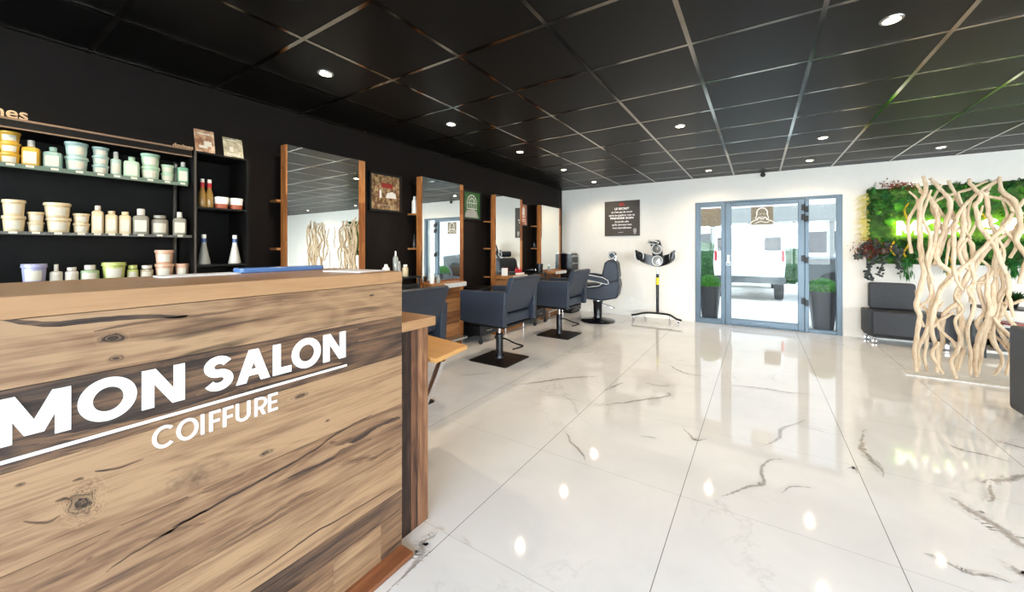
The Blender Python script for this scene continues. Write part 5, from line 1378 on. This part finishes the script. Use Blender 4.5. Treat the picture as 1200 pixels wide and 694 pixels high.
for _ in range(160):
    d = Vector((random.uniform(-1, 1), random.uniform(-1, 1), random.uniform(.2, 1))); leafq(mb, Vector((0, 0, .065))+d*.02, d, rv(), random.uniform(.06, .13), .03)
mb.build('leaves', M['fern_dark'], t)

t = thing('armchair', 'black box armchair cut off by the right edge of the photo', 'armchair', (1.585, 3.60, 0))
for y in (0, .545): mb = MB(); mb.rbox((.1215, y, .06), (.70, y+.11, .60 if y else .60), .04, 5, 1); mb.build('armrest', M['leather_black'], t, bevel=.012)
mb = MB(); mb.rbox((0, -.0, .055), (.12, .656, .672), .035, 5, 0); mb.v = [(v[0]-.0, v[1], v[2]) for v in mb.v]; mb.build('backrest', M['leather_black'], t, bevel=.015)
mb = MB(); mb.rbox((.125, .115, .20), (.70, .54, .42), .04, 5, 1); mb.build('seat', M['leather_black'], t, bevel=.015)
for x in (.06, .64):
    for y in (.06, .59): MB().cyl((x, y, 0), .02, 0, .059, 14).build('foot', M['chrome'], t)

# =================================================================== LIGHT
wd = bpy.data.worlds.new('sky'); sc.world = wd; wd.use_nodes = True; nt = wd.node_tree
bg = nt.nodes['Background']
tc = N(nt, 'ShaderNodeTexCoord'); sp = N(nt, 'ShaderNodeSeparateXYZ'); nt.links.new(tc.outputs['Generated'], sp.inputs[0])
c = ramp(nt, sp.outputs[2], [(0, (.90, .945, 1, 1)), (.12, (.84, .92, 1, 1)), (.6, (.60, .78, 1, 1))])
nt.links.new(c, bg.inputs[0])
# brighter sky on the street side behind the camera (where the sun stands), softer over the rear car park
side = ramp(nt, math_(nt, 'ADD', math_(nt, 'MULTIPLY', sp.outputs[1], .5), .5), [(.3, (1, 1, 1, 1)), (.52, (.3, .3, .3, 1)), (.72, (.07, .07, .07, 1))])
nt.links.new(math_(nt, 'MULTIPLY', side, 20.0), bg.inputs[1])
def portal(loc, rot, sx, sy):
    l = bpy.data.lights.new('window_portal', 'AREA'); l.shape = 'RECTANGLE'; l.size = sx; l.size_y = sy; l.cycles.is_portal = True
    o = bpy.data.objects.new('window_portal', l); COL.objects.link(o); o.location = loc; o.rotation_euler = rot
portal((XR+.16, -1.2, 1.2), (0, PI/2, 0), 2.2, 3.0); portal((XR+.16, 2.2, 1.2), (0, PI/2, 0), 2.2, 3.4)
portal((-1.65, YF-.17, 1.2), (PI/2, 0, 0), 2.7, 2.2); portal((1.1, YF-.17, 1.15), (PI/2, 0, 0), 2.2, 2.3); portal((3.7, YF-.17, 1.2), (PI/2, 0, 0), 2.4, 2.2)
portal((6.55, YF-.17, 1.2), (PI/2, 0, 0), 2.7, 2.2)
portal((.05, YB+.22, 1.0), (-PI/2, 0, 0), 1.916, 2.0)

vs = sc.view_settings; vs.view_transform = 'Standard'; vs.look = 'None'; vs.gamma = 1; vs.exposure = 0.27; vs.use_curve_mapping = False
sc.cycles.max_bounces = 8; sc.cycles.diffuse_bounces = 5; sc.cycles.glossy_bounces = 4; sc.cycles.transparent_max_bounces = 12
sc.cycles.caustics_reflective = False; sc.cycles.caustics_refractive = False
sc.cycles.sample_clamp_indirect = 6
sc.cycles.use_denoising = True
